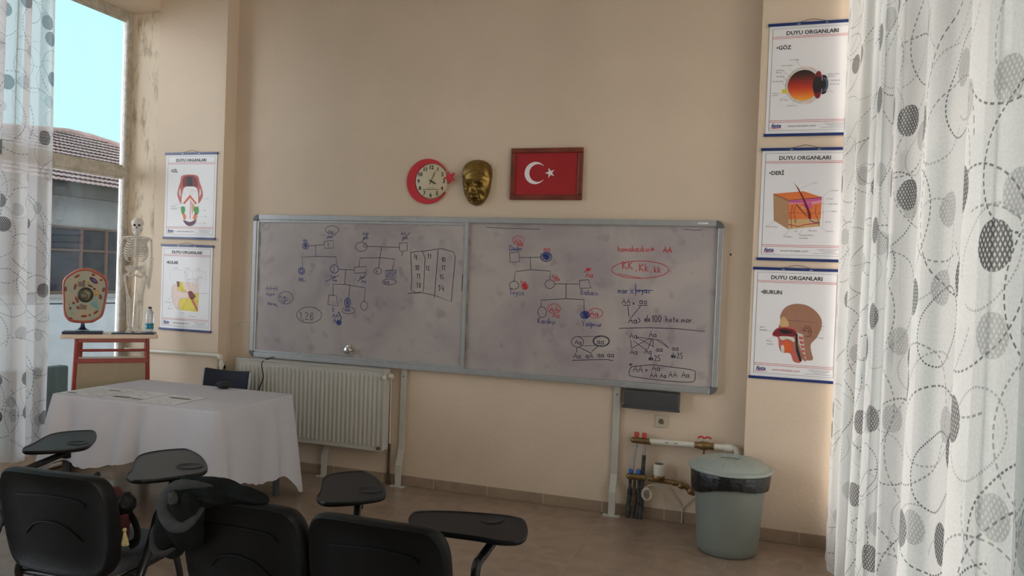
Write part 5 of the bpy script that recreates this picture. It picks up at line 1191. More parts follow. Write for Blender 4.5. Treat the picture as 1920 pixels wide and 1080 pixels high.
        PG(SM((152, 335), (172, 332), (176, 350), (170, 370), (156, 372)), 'green', q-.001); PG(SM((230, 335), (250, 332), (250, 370), (232, 372), (226, 350)), 'green', q-.001)
        PG(SM((160, 374), (176, 374), (180, 400), (168, 406)), 'orange', q-.001); PG(SM((226, 374), (242, 374), (236, 404), (220, 402)), 'orange', q-.001)
        PG(SM((164, 408), (200, 420), (238, 406), (224, 434), (198, 444), (176, 432)), 'purp', q-.001)
        for t, a, b, to in (('Acı', 300, 288, (235, 285)), ('Ekşi', 282, 354, (245, 352)), ('Tuzlu', 282, 390, (238, 388)), ('Tatlı', 278, 430, (215, 428)), ('Tat alma', 92, 334, (160, 310)), ('tomurcukları', 90, 348, (190, 330))):
            u, v = f_(a, b); lab(t, u, v, f_(*to) if to else None, cap=.010)
    if kind == 'KULAK':
        f_ = mp(0, 50, .051, 545, 550, 678); P = lambda *l: [f_(a, b) for a, b in l]
        SM = lambda *l: [(w.x, w.y) for w in smooth([(*f_(a, b), 0) for a, b in l], 4, True)]
        TX('•KULAK', .052, .150, .026, bold=.022)
        PG(P((130, 748), (258, 752), (250, 918), (146, 915)), 'yel', q-.0002); PG(P((165, 750), (258, 752), (254, 810), (200, 815), (175, 790)), 'skinl', q-.0004)
        PG(SM((118, 768), (135, 775), (138, 800), (190, 808), (196, 840), (150, 850), (140, 880), (138, 908), (124, 905), (108, 870), (100, 820), (104, 785)), 'skinl', q-.0006); L([(w[0], w[1]) for w in SM((118, 768), (135, 775), (138, 800), (190, 808), (196, 840), (150, 850), (140, 880), (138, 908), (124, 905), (108, 870), (100, 820), (104, 785))], .002, 'tan', q-.0008, True)
        PG(SM((195, 808), (215, 800), (230, 818), (238, 832), (222, 845), (205, 840)), 'dkred', q-.0008); PG(P((205, 840), (222, 840), (250, 900), (246, 918)), 'meat', q-.0008); PG(P((130, 748), (148, 750), (146, 780), (134, 778)), 'brown', q-.0006)
        rn = random.Random(4)
        for i in range(26):
            a, b = rn.choice([(rn.uniform(160, 180), rn.uniform(790, 815)), (rn.uniform(225, 250), rn.uniform(820, 870))]); PG([f_(a+2*math.cos(k_), b+2*math.sin(k_)) for k_ in (0, 2, 4)], 'brown', q-.001)
        L(P((92, 740), (92, 682), (180, 682), (180, 740)), .001); L(P((180, 682), (224, 682), (224, 740)), .001); L(P((224, 682), (298, 684), (298, 750)), .001)
        for t, a, b, to in (('Dış Kulak', 115, 672, None), ('Orta Kulak', 180, 672, None), ('İç Kulak', 245, 674, None), ('Çekiç', 178, 694, (205, 810)), ('Örs', 190, 710, (212, 806)), ('Üzengi', 198, 734, (218, 812)), ('Yarım daire', 226, 732, (225, 806)), ('kanalları', 232, 744, None), ('Salyangoz', 255, 720, (232, 818)), ('İşitme siniri', 275, 812, (240, 818)), ('Kulak kepçesi', 60, 875, (112, 830)), ('Kulak yolu', 78, 912, (130, 840)), ('Kulak zarı', 148, 932, (196, 840)), ('Östaki borusu', 200, 950, (240, 895))):
            u, v = f_(a, b); lab(t, u, v, f_(*to) if to else None, cap=.0085)
    child_label(s.build('sheet', root, fix=False), 'printed white paper sheet')
    for zc, sl in ((Z, 0), (0.0, 0)):
        r_ = MB(); r_.box(-.010, W2+.010, -.011, .0, zc, zc+.018, 'rail')
        if zc: r_.box(.17, .19, -.0118, -.009, zc+.003, zc+.009, 'alu'); r_.box(.34, .36, -.0118, -.009, zc+.003, zc+.009, 'alu')
        r_.build('hanging_rail', root, .002)
    MB().tube(smooth([(.18, -.006, Z+.016), (.23, -.005, Z+.030), (.265, -.004, Z+.036), (.30, -.005, Z+.030), (.35, -.006, Z+.016)], 4), .0014, 'ink', 6).build('cord', root)
    return root
PY = -.144
poster('GÖZ', 4.078, 3.417, PY, 'sense organ poster of the eye headed GÖZ, topmost on the right pillar')
poster('DERİ', 4.066, 2.600, PY, 'sense organ poster of a skin block headed DERİ, middle one on the right pillar')
poster('BURUN', 4.048, 1.814, PY, 'sense organ poster of a head in section headed BURUN, lowest on the right pillar')
poster('DİL', -.836, 2.640, PY, 'sense organ poster of the tongue headed DİL, upper one on the left pillar')
poster('KULAK', -.852, 1.852, PY, 'sense organ poster of the ear headed KULAK, lower one on the left pillar')
# ================================================================== RADIATOR AND PIPES
rd = thing('radiator', 'white ribbed panel radiator mounted under the left end of the whiteboard', 'radiator', (-.06, 0, .275))
RW, RH = 1.39, .64
r = MB(); r.box(0, RW, -.128, -.118, 0, RH, 'white_metal')
n = 34
for i in range(n):
    x = .045+i*(RW-.09)/(n-1)
    o = [(x-.0125, .045), (x-.008, .035), (x+.008, .035), (x+.0125, .045), (x+.0125, RH-.05), (x+.008, RH-.04), (x-.008, RH-.04), (x-.0125, RH-.05)]
    v = [(a, -.128, b) for a, b in o]+[((a-x)*.5+x, -.138, (b-.3)*.985+.3) for a, b in o]
    r.add(v, [tuple(range(8, 16))]+[(k, (k+1) % 8, (k+1) % 8+8, k+8) for k in range(8)], 'white_metal', True)
r.build('front_panel', rd, .002)
MB().box(0, RW, -.05, -.042, 0, RH, 'white_metal').build('rear_panel', rd, .002)
for x in (0, RW-.004): MB().box(x-.001, x+.005, -.14, -.04, .01, RH+.004, 'white_metal').build('side_cover', rd, .003)
g = MB()
g.box(0, RW, -.138, -.132, RH-.004, RH+.006, 'white_metal'); g.box(0, RW, -.05, -.044, RH-.004, RH+.006, 'white_metal')
for i in range(70): g.box(.01+i*.0197, .02+i*.0197, -.134, -.048, RH-.002, RH+.004, 'white_metal')
g.build('top_grille', rd)
v = MB(); A = Matrix.Translation((RW+.012, -.085, RH-.05)) @ Matrix.Rotation(PI/2, 4, 'Y')
v.lathe([(.012, -.02), (.012, 0), (.02, .004), (.02, .03), (.016, .036), (.001, .037)], 'white_pl', M4=A, n=20); v.ell((RW-.0, -.142, RH-.055), (.018, .014, .018), 'white_pl')
v.build('valve_knob', rd)
MB().lathe([(.014, 0), (.014, .012), (.009, .014), (.001, .015)], 'rust', M4=Matrix.Translation((RW-.03, -.138, .028)) @ Matrix.Rotation(PI/2, 4, 'X'), n=12).build('drain_plug', rd)
MB().tube([(.03, -.12, -.0), (.03, -.03, -.01), (.03, -.012, -.01)], .008, 'white_metal').build('wall_bracket', rd)
# thin pipe right of the radiator
tp = MB(); tp.tube(smooth([(1.30, -.085, .872), (1.315, -.03, .875), (1.325, -.018, .84), (1.33, -.016, .5), (1.333, -.018, .32)], 4), .006, 'white_pl'); tp.tube([(1.333, -.018, .32), (1.332, -.02, .12), (1.336, -.025, .002)], [.008, .010, .016], 'rust')
tag(tp.build('riser_pipe'), 'thin vertical pipe with rusty foot between the radiator and a board leg', 'pipe')
# supply pipe along left pillar
sp_ = MB(); sp_.tube(smooth([(-1.2, -.175, .915), (-.7, -.175, .925), (-.26, -.175, .93), (-.20, -.172, .925), (-.185, -.165, .88), (-.185, -.16, .80), (-.185, -.16, .78)], 4), .016, 'white_pl', 12)
sp_.ell((-.192, -.172, .918), (.026, .024, .026), 'white_pl'); sp_.lathe([(.022, 0), (.022, .03)], 'white_pl', c=(-.185, -.16, .84), n=14); sp_.tube([(-.185, -.16, .80), (-.185, -.10, .79), (-.06, -.085, .79)], .012, 'white_pl')
tag(sp_.build('supply_pipe'), 'white heating pipe with elbow running across the left pillar to the radiator', 'pipe')
fp = MB(); fp.tube([(-1.10, -3.4, .075), (-1.10, -.2, .075)], .014, 'white_pl'); tag(fp.build('floor_pipe'), 'cream heating pipe running low along the left window wall', 'pipe', 'low pipes under the left window')
fp = MB(); fp.tube([(-1.15, -3.4, .035), (-1.15, -.2, .035)], .012, 'rust'); tag(fp.build('floor_pipe'), 'dark rusty pipe lying beside the cream one under the left window', 'pipe', 'low pipes under the left window')
# sockets
def socket(x, y, z, label, rz=0):
    t = thing('wall_socket', label, 'socket', (x, y, z), rz)
    s = MB(); s.box(-.042, .042, -.012, 0, -.042, .042, 'plug'); s.build('cover_plate', t, .004)
    s = MB(); A = Matrix.Translation((0, -.012, 0)) @ Matrix.Rotation(PI/2, 4, 'X'); s.lathe([(.026, 0), (.026, .003), (.021, .003), (.020, -.006), (.001, -.006)], 'plug', M4=A, n=28); s.ell((-.009, -.0075, 0), (.003, .002, .003), 'ink'); s.ell((.009, -.0075, 0), (.003, .002, .003), 'ink'); s.box(-.003, .003, -.012, -.006, .014, .02, 'alu'); s.box(-.003, .003, -.012, -.006, -.02, -.014, 'alu')
    s.build('socket_well', t)
socket(3.46, 0, .700, 'cream wall socket under the right end of the whiteboard')
socket(-.243, -.07, .82, 'wall socket in the corner beside the white pipe elbow', PI/2)
# cables
c = MB(); c.tube(smooth([(.0, -.006, 1.215), (-.06, -.006, 1.218), (-.13, -.006, 1.21), (-.20, -.006, 1.17), (-.232, -.008, 1.13), (-.236, -.008, 1.05), (-.236, -.008, .95)], 5), .005, 'white_pl', 8)
tag(c.build('wall_cable'), 'thin cream cable curving down the corner left of the whiteboard', 'cable')
c = MB(); c.tube(smooth([(.25, -.058, .94), (.225, -.10, .925), (.21, -.152, .90), (.215, -.155, .84), (.23, -.155, .78), (.195, -.155, .68), (.185, -.16, .5)], 5), .004, 'ink', 8)
tag(c.build('black_cable'), 'black cable looping from the whiteboard down over the radiator', 'cable')
# manifold at right
mf = thing('pipe_manifold', 'pair of plumbing manifolds with red and blue caps beside the bin', 'pipes', (3.34, 0, 0))
m_ = MB(); A = Matrix.Translation((-.075, -.06, .56)) @ Matrix.Rotation(PI/2, 4, 'Y'); m_.lathe([(.010, -.01), (.020, 0), (.022, .01), (.022, .13), (.018, .14)], 'brass', M4=A, n=16); m_.tube([(-.02, -.06, .56), (-.02, 0, .56)], .012, 'brass'); m_.build('upper_manifold', mf)
m_ = MB(); A = Matrix.Translation((-.095, -.06, .300)) @ Matrix.Rotation(PI/2, 4, 'Y'); m_.lathe([(.010, -.01), (.020, 0), (.022, .01), (.022, .12), (.018, .13)], 'brass', M4=A, n=16); m_.tube([(-.03, -.06, .30), (-.03, 0, .30)], .012, 'brass'); m_.build('lower_manifold', mf)
for x, z, k in ((-.042, .60, 'red_pl'), (.012, .60, 'red_pl'), (-.072, .335, 'blue_pl'), (-.018, .335, 'blue_pl')):
    q = MB(); q.lathe([(.010, -.02), (.010, -.012), (.017, -.012), (.018, .012), (.015, .016), (.001, .016)], k, c=(x, -.06, z), n=12); child_label(q.build('valve_cap', mf), ('red' if k[0] == 'r' else 'blue')+' plastic valve cap')
q = MB(); q.tube([(-.042, -.06, .54), (-.052, -.06, .44), (-.06, -.06, .35)], .010, 'alu'); q.lathe([(.015, 0), (.015, .02)], 'chrome', c=(-.043, -.06, .515), n=8); q.build('hose', mf)
q = MB(); q.tube([(.02, -.06, .54), (.015, -.055, .46)], .010, 'alu'); q.tube([(.015, -.055, .46), (.01, -.05, .32)], .014, 'foam'); q.build('hose', mf)
for i, x in enumerate((-.075, -.045, -.012, .012)):
    q = MB(); q.tube(smooth([(x+.0, -.055, .285), (x-.002, -.05, .2), (x-.006+.01*math.sin(i), -.045, .1), (x-.01, -.05, .0)], 4), [.011]*4+[.017]*9, 'foam' if i % 3 != 1 else 'rust', 10); q.build('insulated_hose', mf)
wpipe = MB(); wpipe.tube([(3.392, -.06, .562), (3.70, -.06, .568)], .021, 'white_pl', 14); wpipe.tube(smooth([(3.83, -.06, .571), (3.94, -.06, .573), (3.975, -.06, .565), (3.985, -.06, .53), (3.985, -.06, .45)], 4), .021, 'white_pl', 14); wpipe.lathe([(.027, 0), (.027, .05)], 'white_pl', M4=Matrix.Translation((3.90, -.06, .572)) @ Matrix.Rotation(PI/2, 4, 'Y'), n=14); wpipe.box(3.50, 3.525, -.0815, -.0805, .567, .571, 'ink'); wpipe.box(3.56, 3.585, -.0815, -.0805, .568, .572, 'ink')
wpipe.tube([(3.60, -.06, .565), (3.60, .0, .565)], .008, 'alu')
tag(wpipe.build('plastic_pipe'), 'cream plastic water pipe running right from the red capped manifold', 'pipe')
bv = thing('ball_valve', 'brass ball valve with small red handle on the cream pipe above the bin', 'valve', (3.765, -.06, .57))
q = MB(); q.lathe([(.022, -.065), (.024, -.03), (.030, -.02), (.030, .02), (.024, .03), (.024, .065)], 'brass', M4=Matrix.Rotation(PI/2, 4, 'Y'), n=16); q.lathe([(.008, .02), (.008, .05)], 'chrome', n=10); q.build('valve_body', bv)
q = MB(); q.tube(smooth([(-.045, -.005, .052), (-.02, 0, .062), (0, 0, .052), (.02, 0, .062), (.045, .005, .052)], 4), .006, 'red_pl'); q.build('handle', bv)
q = MB(); q.tube([(0, -.0, -.028), (0, -.0, -.055)], .006, 'rust'); q.ell((0, 0, -.06), (.011, .011, .008), 'rust'); q.build('drain_cock', bv)
mt = thing('water_meter', 'small white topped water meter on brass pipework beside the bin', 'meter', (3.465, -.075, .30))
q = MB(); q.lathe([(.036, .0), (.042, .012), (.044, .03), (.040, .035)], 'brass', n=24); q.tube([(-.07, 0, .0), (.10, 0, -.005)], .018, 'brass'); q.build('meter_body', mt)
q = MB(); q.lathe([(.037, .035), (.038, .10), (.036, .112)], 'white_pl', n=28); q.lathe([(.030, .112), (.030, .116), (.001, .116)], 'alu_dark', n=28); q.build('meter_dial', mt)
q = MB(); q.tube(smooth([(.09, 0, -.005), (.14, 0, -.01), (.18, .0, -.02), (.22, .005, -.045), (.25, .01, -.075)], 4), [.017, .02, .022, .018]*4+[.014], 'brass', 10); q.ell((.16, -.01, -.02), (.026, .022, .022), 'brass'); q.ell((.225, 0, -.05), (.028, .024, .026), 'brass'); q.tube([(.225, 0, -.05), (.225, .075, -.05)], .01, 'brass'); q.build('brass_joint', mt)
cc = MB()
for i in range(3): cc.tube([(3.385+.030*math.cos(a/12*2*PI)+i*.006, -.095-.004*i, .195+(.046-.004*i)*math.sin(a/12*2*PI)) for a in range(12)], .0026, 'white_pl', 6, closed=True)
cc.tube(smooth([(3.39, -.09, .243), (3.41, -.085, .26), (3.45, -.085, .262), (3.50, -.06, .235)], 4), .003, 'white_pl', 6)
tag(cc.build('cable_coil'), 'small coil of thin white cable hanging below the water meter', 'cable')
yc = MB()
for pts in (((3.53, -.02, .235), (3.58, -.012, .17), (3.63, -.012, .10)), ((3.74, -.012, .22), (3.68, -.012, .155), (3.63, -.012, .10)), ((3.63, -.012, .10), (3.632, -.018, .04), (3.63, -.02, -.0))): yc.tube(pts, .0045, 'plug', 6)
tag(yc.build('wall_wire', loc=(0, 0, .003)), 'thin forked grey wire on the wall between the meter and the bin', 'wire')
# ================================================================== BIN
bn = thing('waste_bin', 'pale green plastic bin with domed lid and black liner by the right pillar', 'bin', (3.955, -.44, 0))
b = MB(); prof = [(.170, .0), (.182, .012), (.190, .06), (.215, .40), (.222, .50), (.232, .515)]
n = 96; vs = []; fs = []
for rr, z in prof:
    for j in range(n):
        a = 2*PI*j/n; k = 1-.006*(1 if (j % 6 == 0) else 0)*(1 if .02 < z < .45 else 0); vs.append((rr*k*math.cos(a), rr*k*math.sin(a), z))
for i in range(len(prof)-1):
    for j in range(n): fs.append((i*n+j, i*n+(j+1) % n, (i+1)*n+(j+1) % n, (i+1)*n+j))
fs.append(tuple(range(n))[::-1]); b.add(vs, fs, 'bin', True); b.build('body', bn)
b = MB(); n = 84; vs = []; fs = []; rb = random.Random(5); off = [rb.uniform(-1, 1) for _ in range(n)]
rows = [(.2345, .530), (.242, .525), (.246, .50), (.243, .45), (.240, .41), (.232, .398)]
for i, (rr, z) in enumerate(rows):
    for j in range(n):
        a = 2*PI*j/n; w = off[j]*.4+off[(j+1) % n]*.3+off[j-1]*.3
        low = (.035*math.cos(a+.9)+.012*math.sin(3*a)) if i > 2 else 0
        vs.append(((rr+.005*w*(1 if i > 0 else 0))*math.cos(a+.02*w*i), (rr+.005*w)*math.sin(a+.02*w*i), z+(low-.004*w)*(i-2)/3 if i > 2 else z))
for i in range(len(rows)-1):
    for j in range(n): fs.append((i*n+j, i*n+(j+1) % n, (i+1)*n+(j+1) % n, (i+1)*n+j))
b.add(vs, fs, 'bag', True); b.build('bin_liner', bn)
b = MB(); b.lathe([(.236, .522), (.256, .524), (.260, .532), (.257, .541), (.238, .544), (.225, .552), (.205, .572), (.12, .592), (.075, .598), (.072, .586), (.001, .584)], 'binlid', n=72)
for a in (200, 230, 258, 286, 320, 20, 50, 80, 110, 140):
    ca, sa = math.cos(math.radians(a)), math.sin(math.radians(a))
    b.tube([(.09*ca, .09*sa, .596), (.15*ca, .15*sa, .585), (.20*ca, .20*sa, .573)], .003, 'binlid', 6)
lo = b.build('lid', bn); MB().tube([(-.070, 0, .590), (-.02, 0, .597), (.02, 0, .597), (.070, 0, .590)], .009, 'binlid', 8, flat=.6).build('handle', lo)
# ================================================================== TABLE + CLOTH
TX0, TX1, TY0, TY1, TZ = -.565, .815, -1.43, -.61, .745
tb = thing('teacher_table', 'rectangular teacher table hidden under the white cloth', 'table', ((TX0+TX1)/2, (TY0+TY1)/2, 0))
cx_, cy_ = tb.location.x, tb.location.y
MB().box(TX0+.01-cx_, TX1-.01-cx_, TY0+.01-cy_, TY1-.01-cy_, .715, .742, 'cream_board').build('tabletop', tb, .003)
for sx in (-1, 1):
    for sy in (-1, 1): MB().box(sx*.62-.018, sx*.62+.018, sy*.35-.018, sy*.35+.018, 0, .715, 'alu_dark').build('leg', tb, .003)
def cloth():
    hw, hd = (TX1-TX0)/2+.006, (TY1-TY0)/2+.006; cr = .035
    per = []     # perimeter points with outward normal and corner weight
    def seg(x0, y0, x1, y1, nx, ny, n, side):
        for i in range(n): t = i/n; per.append((x0+(x1-x0)*t, y0+(y1-y0)*t, nx, ny, side, t))
    def arc(cx, cy, a0, side):
        for i in range(10): t = i/10; a = math.radians(a0+90*t); per.append((cx+cr*math.cos(a), cy+cr*math.sin(a), math.cos(a), math.sin(a), side, t))
    seg(-hw+cr, -hd, hw-cr, -hd, 0, -1, 90, 'f'); arc(hw-cr, -hd+cr, -90, 'c1')
    seg(hw, -hd+cr, hw, hd-cr, 1, 0, 56, 'r'); arc(hw-cr, hd-cr, 0, 'c2')
    seg(hw-cr, hd, -hw+cr, hd, 0, 1, 90, 'b'); arc(-hw+cr, hd-cr, 90, 'c3')
    seg(-hw, hd-cr, -hw, -hd+cr, -1, 0, 56, 'l'); arc(-hw+cr, -hd+cr, 180, 'c4')
    n = len(per); rows = 26; vs = []; fs = []
    # distance along perimeter to nearest corner
    cen = [i for i, p in enumerate(per) if p[4][0] == 'c' and abs(p[5]-.5) < .01]
    for k in range(rows+1):
        t = k/rows
        for i, (x, y, nx, ny, sd, tt) in enumerate(per):
            dc = min(min(abs(i-c), n-abs(i-c)) for c in cen)
            corner = math.exp(-(dc/8.5)**2)
            hem = {'f': .37, 'r': .19, 'b': .25, 'l': .30}.get(sd[0], .30)
            if sd == 'f': hem = .36-.05*math.sin(tt*7)-.05*tt
            if sd == 'r': hem = .255-.10*tt+.02*math.sin(tt*9)
            if sd == 'c1': hem = .31-.055*tt
            if sd == 'c2': hem = .155+.09*tt
            if sd == 'c4': hem = .30+.06*tt
            corner *= .25 if sd == 'c3' or (sd == 'b' and tt > .7) or (sd == 'l' and tt < .3) else 1
            hem -= corner*.16
            hem = max(.012, hem)
            fold = math.sin(i*.33+1.4*math.sin(i*.13))*.75+math.sin(i*.17+2)*.4
            amp = (.040*t**.8)*(1-.5*corner)*(1.2 if sd == 'f' else .8 if sd == 'l' else .45)
            out = .004+amp*(fold+.9)+.028*t+corner*.075*t**.8
            if k == 0: out = 0
            z = .752-(.752-hem)*t**1.0
            if k <= 2: z = .752-(0, .002, .012)[k]*1.0; out = (0, .006, .010)[k]+.0*fold
            vs.append((x+nx*out, y+ny*out, z+.004*math.sin(i*.9)*t))
    for k in range(rows):
        for i in range(n): fs.append((k*n+i, k*n+(i+1) % n, (k+1)*n+(i+1) % n, (k+1)*n+i))
    fs.append(tuple(range(n))[::-1])
    m = MB(); m.add(vs, fs, 'cloth', True)
    # small ink spots on the end of the cloth
    for yy, zz in ((.02, .545), (-.02, .525), (-.06, .30), (.26, .20)):
        pass
    m.add([], [], 'ink')
    return m
co = cloth().build('tablecloth', loc=(cx_, cy_, 0)); tag(co, 'white cloth draped over the teacher table with two ink spots', 'tablecloth')
tb['label'] = 'teacher table standing under the white cloth beside the radiator'
# papers
def sheet(x, y, w, h, rz, label, kind):
    t = MB(); t.box(0, w, 0, h, 0, .0012, 'paper')
    def R(a, b, c, d, m='p_grey'): t.add([(a, c, .0016), (b, c, .0016), (b, d, .0016), (a, d, .0016)], [(0, 1, 2, 3)], m)
    R(w-.008, w-.001, .0, h, 'bk'); R(.0, w, .001, .004)
    rn = random.Random(kind)
    for i in range(12):
        yy = h*(.1+.07*i)
        a = .03
        while a < w-.06:
            l = rn.uniform(.02, .07); 
            if rn.random() < .7: R(a, min(a+l, w-.02), yy, yy+.004)
            a += l+.012
    if kind == 3: R(.08, .25, h*.62, h*.72, 'bk')
    if kind == 2: R(.05, .20, h*.16, h*.30); R(.22, .30, h*.14, h*.24)
    if kind == 1: R(.03, .12, h*.12, h*.17, 'bk'); R(.2, .3, h*.68, h*.75, 'bk')
    o = t.build('paper_sheet', loc=(x, y, .7530), rot=(0, 0, rz), fix=False); tag(o, label, 'paper', 'papers on the tablecloth')
sheet(-.555, -1.405, .36, .36, .02, 'printed paper at the window end of the white tablecloth, leftmost of three', 1)
sheet(-.190, -1.40, .32, .35, .03, 'printed paper on the tablecloth, middle one of the row of three', 2)
sheet(.135, -1.395, .31, .33, .03, 'printed paper with a dark bar on the tablecloth, rightmost of three', 3)
pc = MB(); pc.ell((0, 0, .028), (.066, .036, .028), 'ink', 24, 12); pc.box(-.03, .03, -.037, -.030, .02, .028, 'bk'); tag(pc.build('pencil_pouch', loc=(.245, -.66, .753), rot=(0, 0, .15)), 'small rounded black pouch on the far edge of the tablecloth', 'pouch')
# teacher chair
tch = thing('office_chair', 'navy backed chair with grey metal posts between the table and the radiator', 'chair', (-.065, -.36, 0), 0)
q = MB(); vs = []; fs = []
for k in range(9):
    z = .46+.37*k/8
    for i in range(13):
        u = -1+2*i/12; vs.append((u*.215, .065+.02*(1-u*u)+.05*(k/8), z+(-.012*(1-u*u) if k == 8 else 0)))
m0 = len(vs); vs += [(a, b+.02, c_) for a, b, c_ in vs]
for k in range(8):
    for i in range(12):
        a = k*13+i; fs += [(a, a+1, a+14, a+13), (a+m0, a+13+m0, a+14+m0, a+1+m0)]
for i in range(12): fs += [(i, i+m0, i+1+m0, i+1), (104+i, 105+i, 105+i+m0, 104+i+m0)]
for k in range(8): fs += [(k*13, k*13+13, k*13+13+m0, k*13+m0), (k*13+12, k*13+12+m0, k*13+25+m0, k*13+25)]
q.add(vs, fs, 'fabric_navy', True); q.build('backrest', tch)
for s_ in (-1, 1): MB().tube([(s_*.23, .125, .825), (s_*.225, .08, .45), (s_*.225, .10, .0)], .012, 'alu', 10).build('rear_leg', tch)
for s_ in (-1, 1): MB().tube([(s_*.19, -.15, .44), (s_*.20, -.16, .0)], .012, 'alu', 10).build('front_leg', tch)
MB().box(-.20, .20, -.17, .09, .44, .48, 'fabric_navy').build('seat', tch, .012)
# ================================================================== LECTERN
LA = math.radians(43); LX, LY = -1.02, -.885
lc = thing('lectern', 'red framed lectern with beige panel standing by the left window', 'lectern', (LX, LY, 0), LA)
# local x along front edge, y toward the corner
LT = 1.10
o_ = [(-.075, -.02), (.60, -.02), (.615, -.005), (.60, .32), (-.035, .32), (-.07, .12)]
MB().hprism(o_, LT-.03, LT, 'edge_wood').build('top', lc, .006)
def lleg(x, y, x2, y2): MB().tube([(x, y, LT-.03), (x2, y2, .10)], .017, 'red_metal', 12).build('leg', lc)
lleg(.035, .02, .0, .015); lleg(.535, .02, .565, .015); lleg(.045, .22, .03, .24); lleg(.525, .22, .54, .24)
for x, y in ((.0, .015), (.565, .015), (.03, .24), (.54, .24)): MB().tube([(x, y, .13), (x, y, .0)], .02, 'black', 12).build('foot_cap', lc)
MB().box(.045, .525, .006, .026, LT-.062, LT-.03, 'red_metal').build('apron', lc, .003)
MB().tube([(.03, .018, LT-.125), (.535, .018, LT-.125)], .011, 'red_metal').build('rail', lc)
MB().box(.03, .54, .0, .03, LT-.225, LT-.19, 'red_metal').build('shelf_edge', lc, .003)
MB().box(.03, .54, .03, .25, LT-.215, LT-.20, 'edge_wood').build('shelf', lc, .002)
MB().box(.035, .535, .012, .026, .40, LT-.225, 'cream_board').build('front_panel', lc, .002)
MB().tube([(.0, .03, .075), (.56, .03, .075)], .014, 'red_metal').build('foot_rail', lc)
MB().tube([(.0, .015, .06), (.03, .24, .06)], .014, 'red_metal').build('side_rail', lc); MB().tube([(.565, .015, .06), (.54, .24, .06)], .014, 'red_metal').build('side_rail', lc)
LM = Matrix.Translation((LX, LY, 0)) @ Matrix.Rotation(LA, 4, 'Z')
def on_lectern(x, y): p_ = LM @ Vector((x, y, LT)); return p_
# cell model
pl = on_lectern(.075, .10); cm = thing('cell_model', 'coral rimmed animal cell model on a navy stand on the lectern', 'model', pl, LA)
K, KZ = .00050, .00057
fx = lambda a: (a-358)*K; fz = lambda b: (1022-b)*KZ
out = [(350, 100), (440, 110), (560, 160), (640, 220), (680, 300), (675, 420), (660, 560), (630, 720), (600, 790), (540, 830), (450, 868), (200, 865), (100, 800), (65, 700), (55, 540), (45, 400), (48, 290), (90, 220), (170, 160), (250, 118)]
O = [(v.x, v.y) for v in smooth([(fx(a), fz(b), 0) for a, b in out], 3, True)]
inn = [((x-fx(362))*.90+fx(362), (z-fz(490))*.90+fz(490)) for x, z in O]
q = MB(); q.prism(O, -.004, .05, 'coral'); n = len(O)
q.add([(x, -.004, z) for x, z in O]+[(x, -.018, z) for x, z in [((x-fx(362))*.95+fx(362), (z-fz(490))*.95+fz(490)) for x, z in O]]+[(x, -.006, z) for x, z in inn], [(i, (i+1) % n, (i+1) % n+n, i+n) for i in range(n)]+[(i+n, (i+1) % n+n, (i+1) % n+2*n, i+2*n) for i in range(n)], 'coral', True)
q.build('membrane', cm)
q = MB(); q.prism(inn, -.010, -.0045, 'cyt'); q.build('cytoplasm', cm)
q = MB(); A = Matrix.Translation((fx(370), -.010, fz(475))) @ Matrix.Rotation(PI/2, 4, 'X') @ Matrix.Diagonal((1, 1.1, 1, 1)); q.lathe([(.055, 0), (.054, .012), (.046, .020), (.044, .012), (.001, .012)], 'nucrim', M4=A, n=36); q.ell((fx(370), -.022, fz(475)), (.043, .012, .048), 'nucleus', 24, 12); q.ell((fx(360), -.030, fz(490)), (.024, .012, .028), 'nucleus', 18, 10)
q.tube([(fx(375)+.026*math.cos(a), -.034, fz(480)+.034*math.sin(a)) for a in [x_*.25-1.6 for x_ in range(15)]], .002, 'cyt', 6); q.build('nucleus', cm)
for a, b, l, w, an, m in ((245, 218, 44, 15, 35, 'mito'), (470, 190, 26, 18, -30, 'mito'), (582, 262, 20, 16, -20, 'mito'), (622, 395, 40, 17, 80, 'mito'), (580, 500, 40, 18, 95, 'mito'), (93, 400, 42, 15, 90, 'mito'), (222, 365, 52, 16, 80, 'mito'), (250, 545, 56, 18, -70, 'mito'), (268, 655, 32, 15, -60, 'mito'), (355, 773, 44, 18, 5, 'mito'), (522, 718, 44, 15, 38, 'mito'), (175, 805, 26, 12, -20, 'mito'), (432, 348, 42, 15, -25, 'mito'), (343, 286, 18, 15, 0, 'mito'), (402, 293, 20, 14, 0, 'ochre'), (492, 388, 20, 15, 0, 'mito'), (206, 592, 20, 18, 0, 'mito'), (163, 666, 17, 17, 0, 'mito'), (436, 758, 18, 16, 0, 'mito'), (150, 608, 9, 7, 0, 'mito'), (196, 738, 15, 12, 0, 'ochre'), (478, 270, 74, 30, -40, 'violet'), (520, 450, 44, 26, 25, 'ochre')):
    q = MB(); A = Matrix.Translation((fx(a), -.011, fz(b))) @ Matrix.Rotation(-math.radians(an), 4, 'Y'); q.ell((0, 0, 0), (l*K, .008, w*KZ), m, 14, 8, M4=A); q.build('organelle', cm)
q = MB()
for i in range(7):
    q.tube(smooth([(fx(440+i*16), -.012, fz(590+i*16-((i*37) % 11))), (fx(475+i*14), -.014, fz(585+i*16)), (fx(520+i*9), -.012, fz(560+i*20))], 3), .0035, 'teal', 6)
q.build('golgi_folds', cm)
q = MB()
for cxx, czz in ((310, 330), (340, 645)):
    q = MB()
    for i in range(5):
        q.tube(smooth([(fx(cxx-50), -.011, fz(czz-28+i*14)), (fx(cxx-15), -.013, fz(czz-34+i*15)), (fx(cxx+15), -.011, fz(czz-22+i*13)), (fx(cxx+50), -.012, fz(czz-22+i*12))], 3), .0022, 'brown', 6)
    q.build('reticulum_folds', cm)

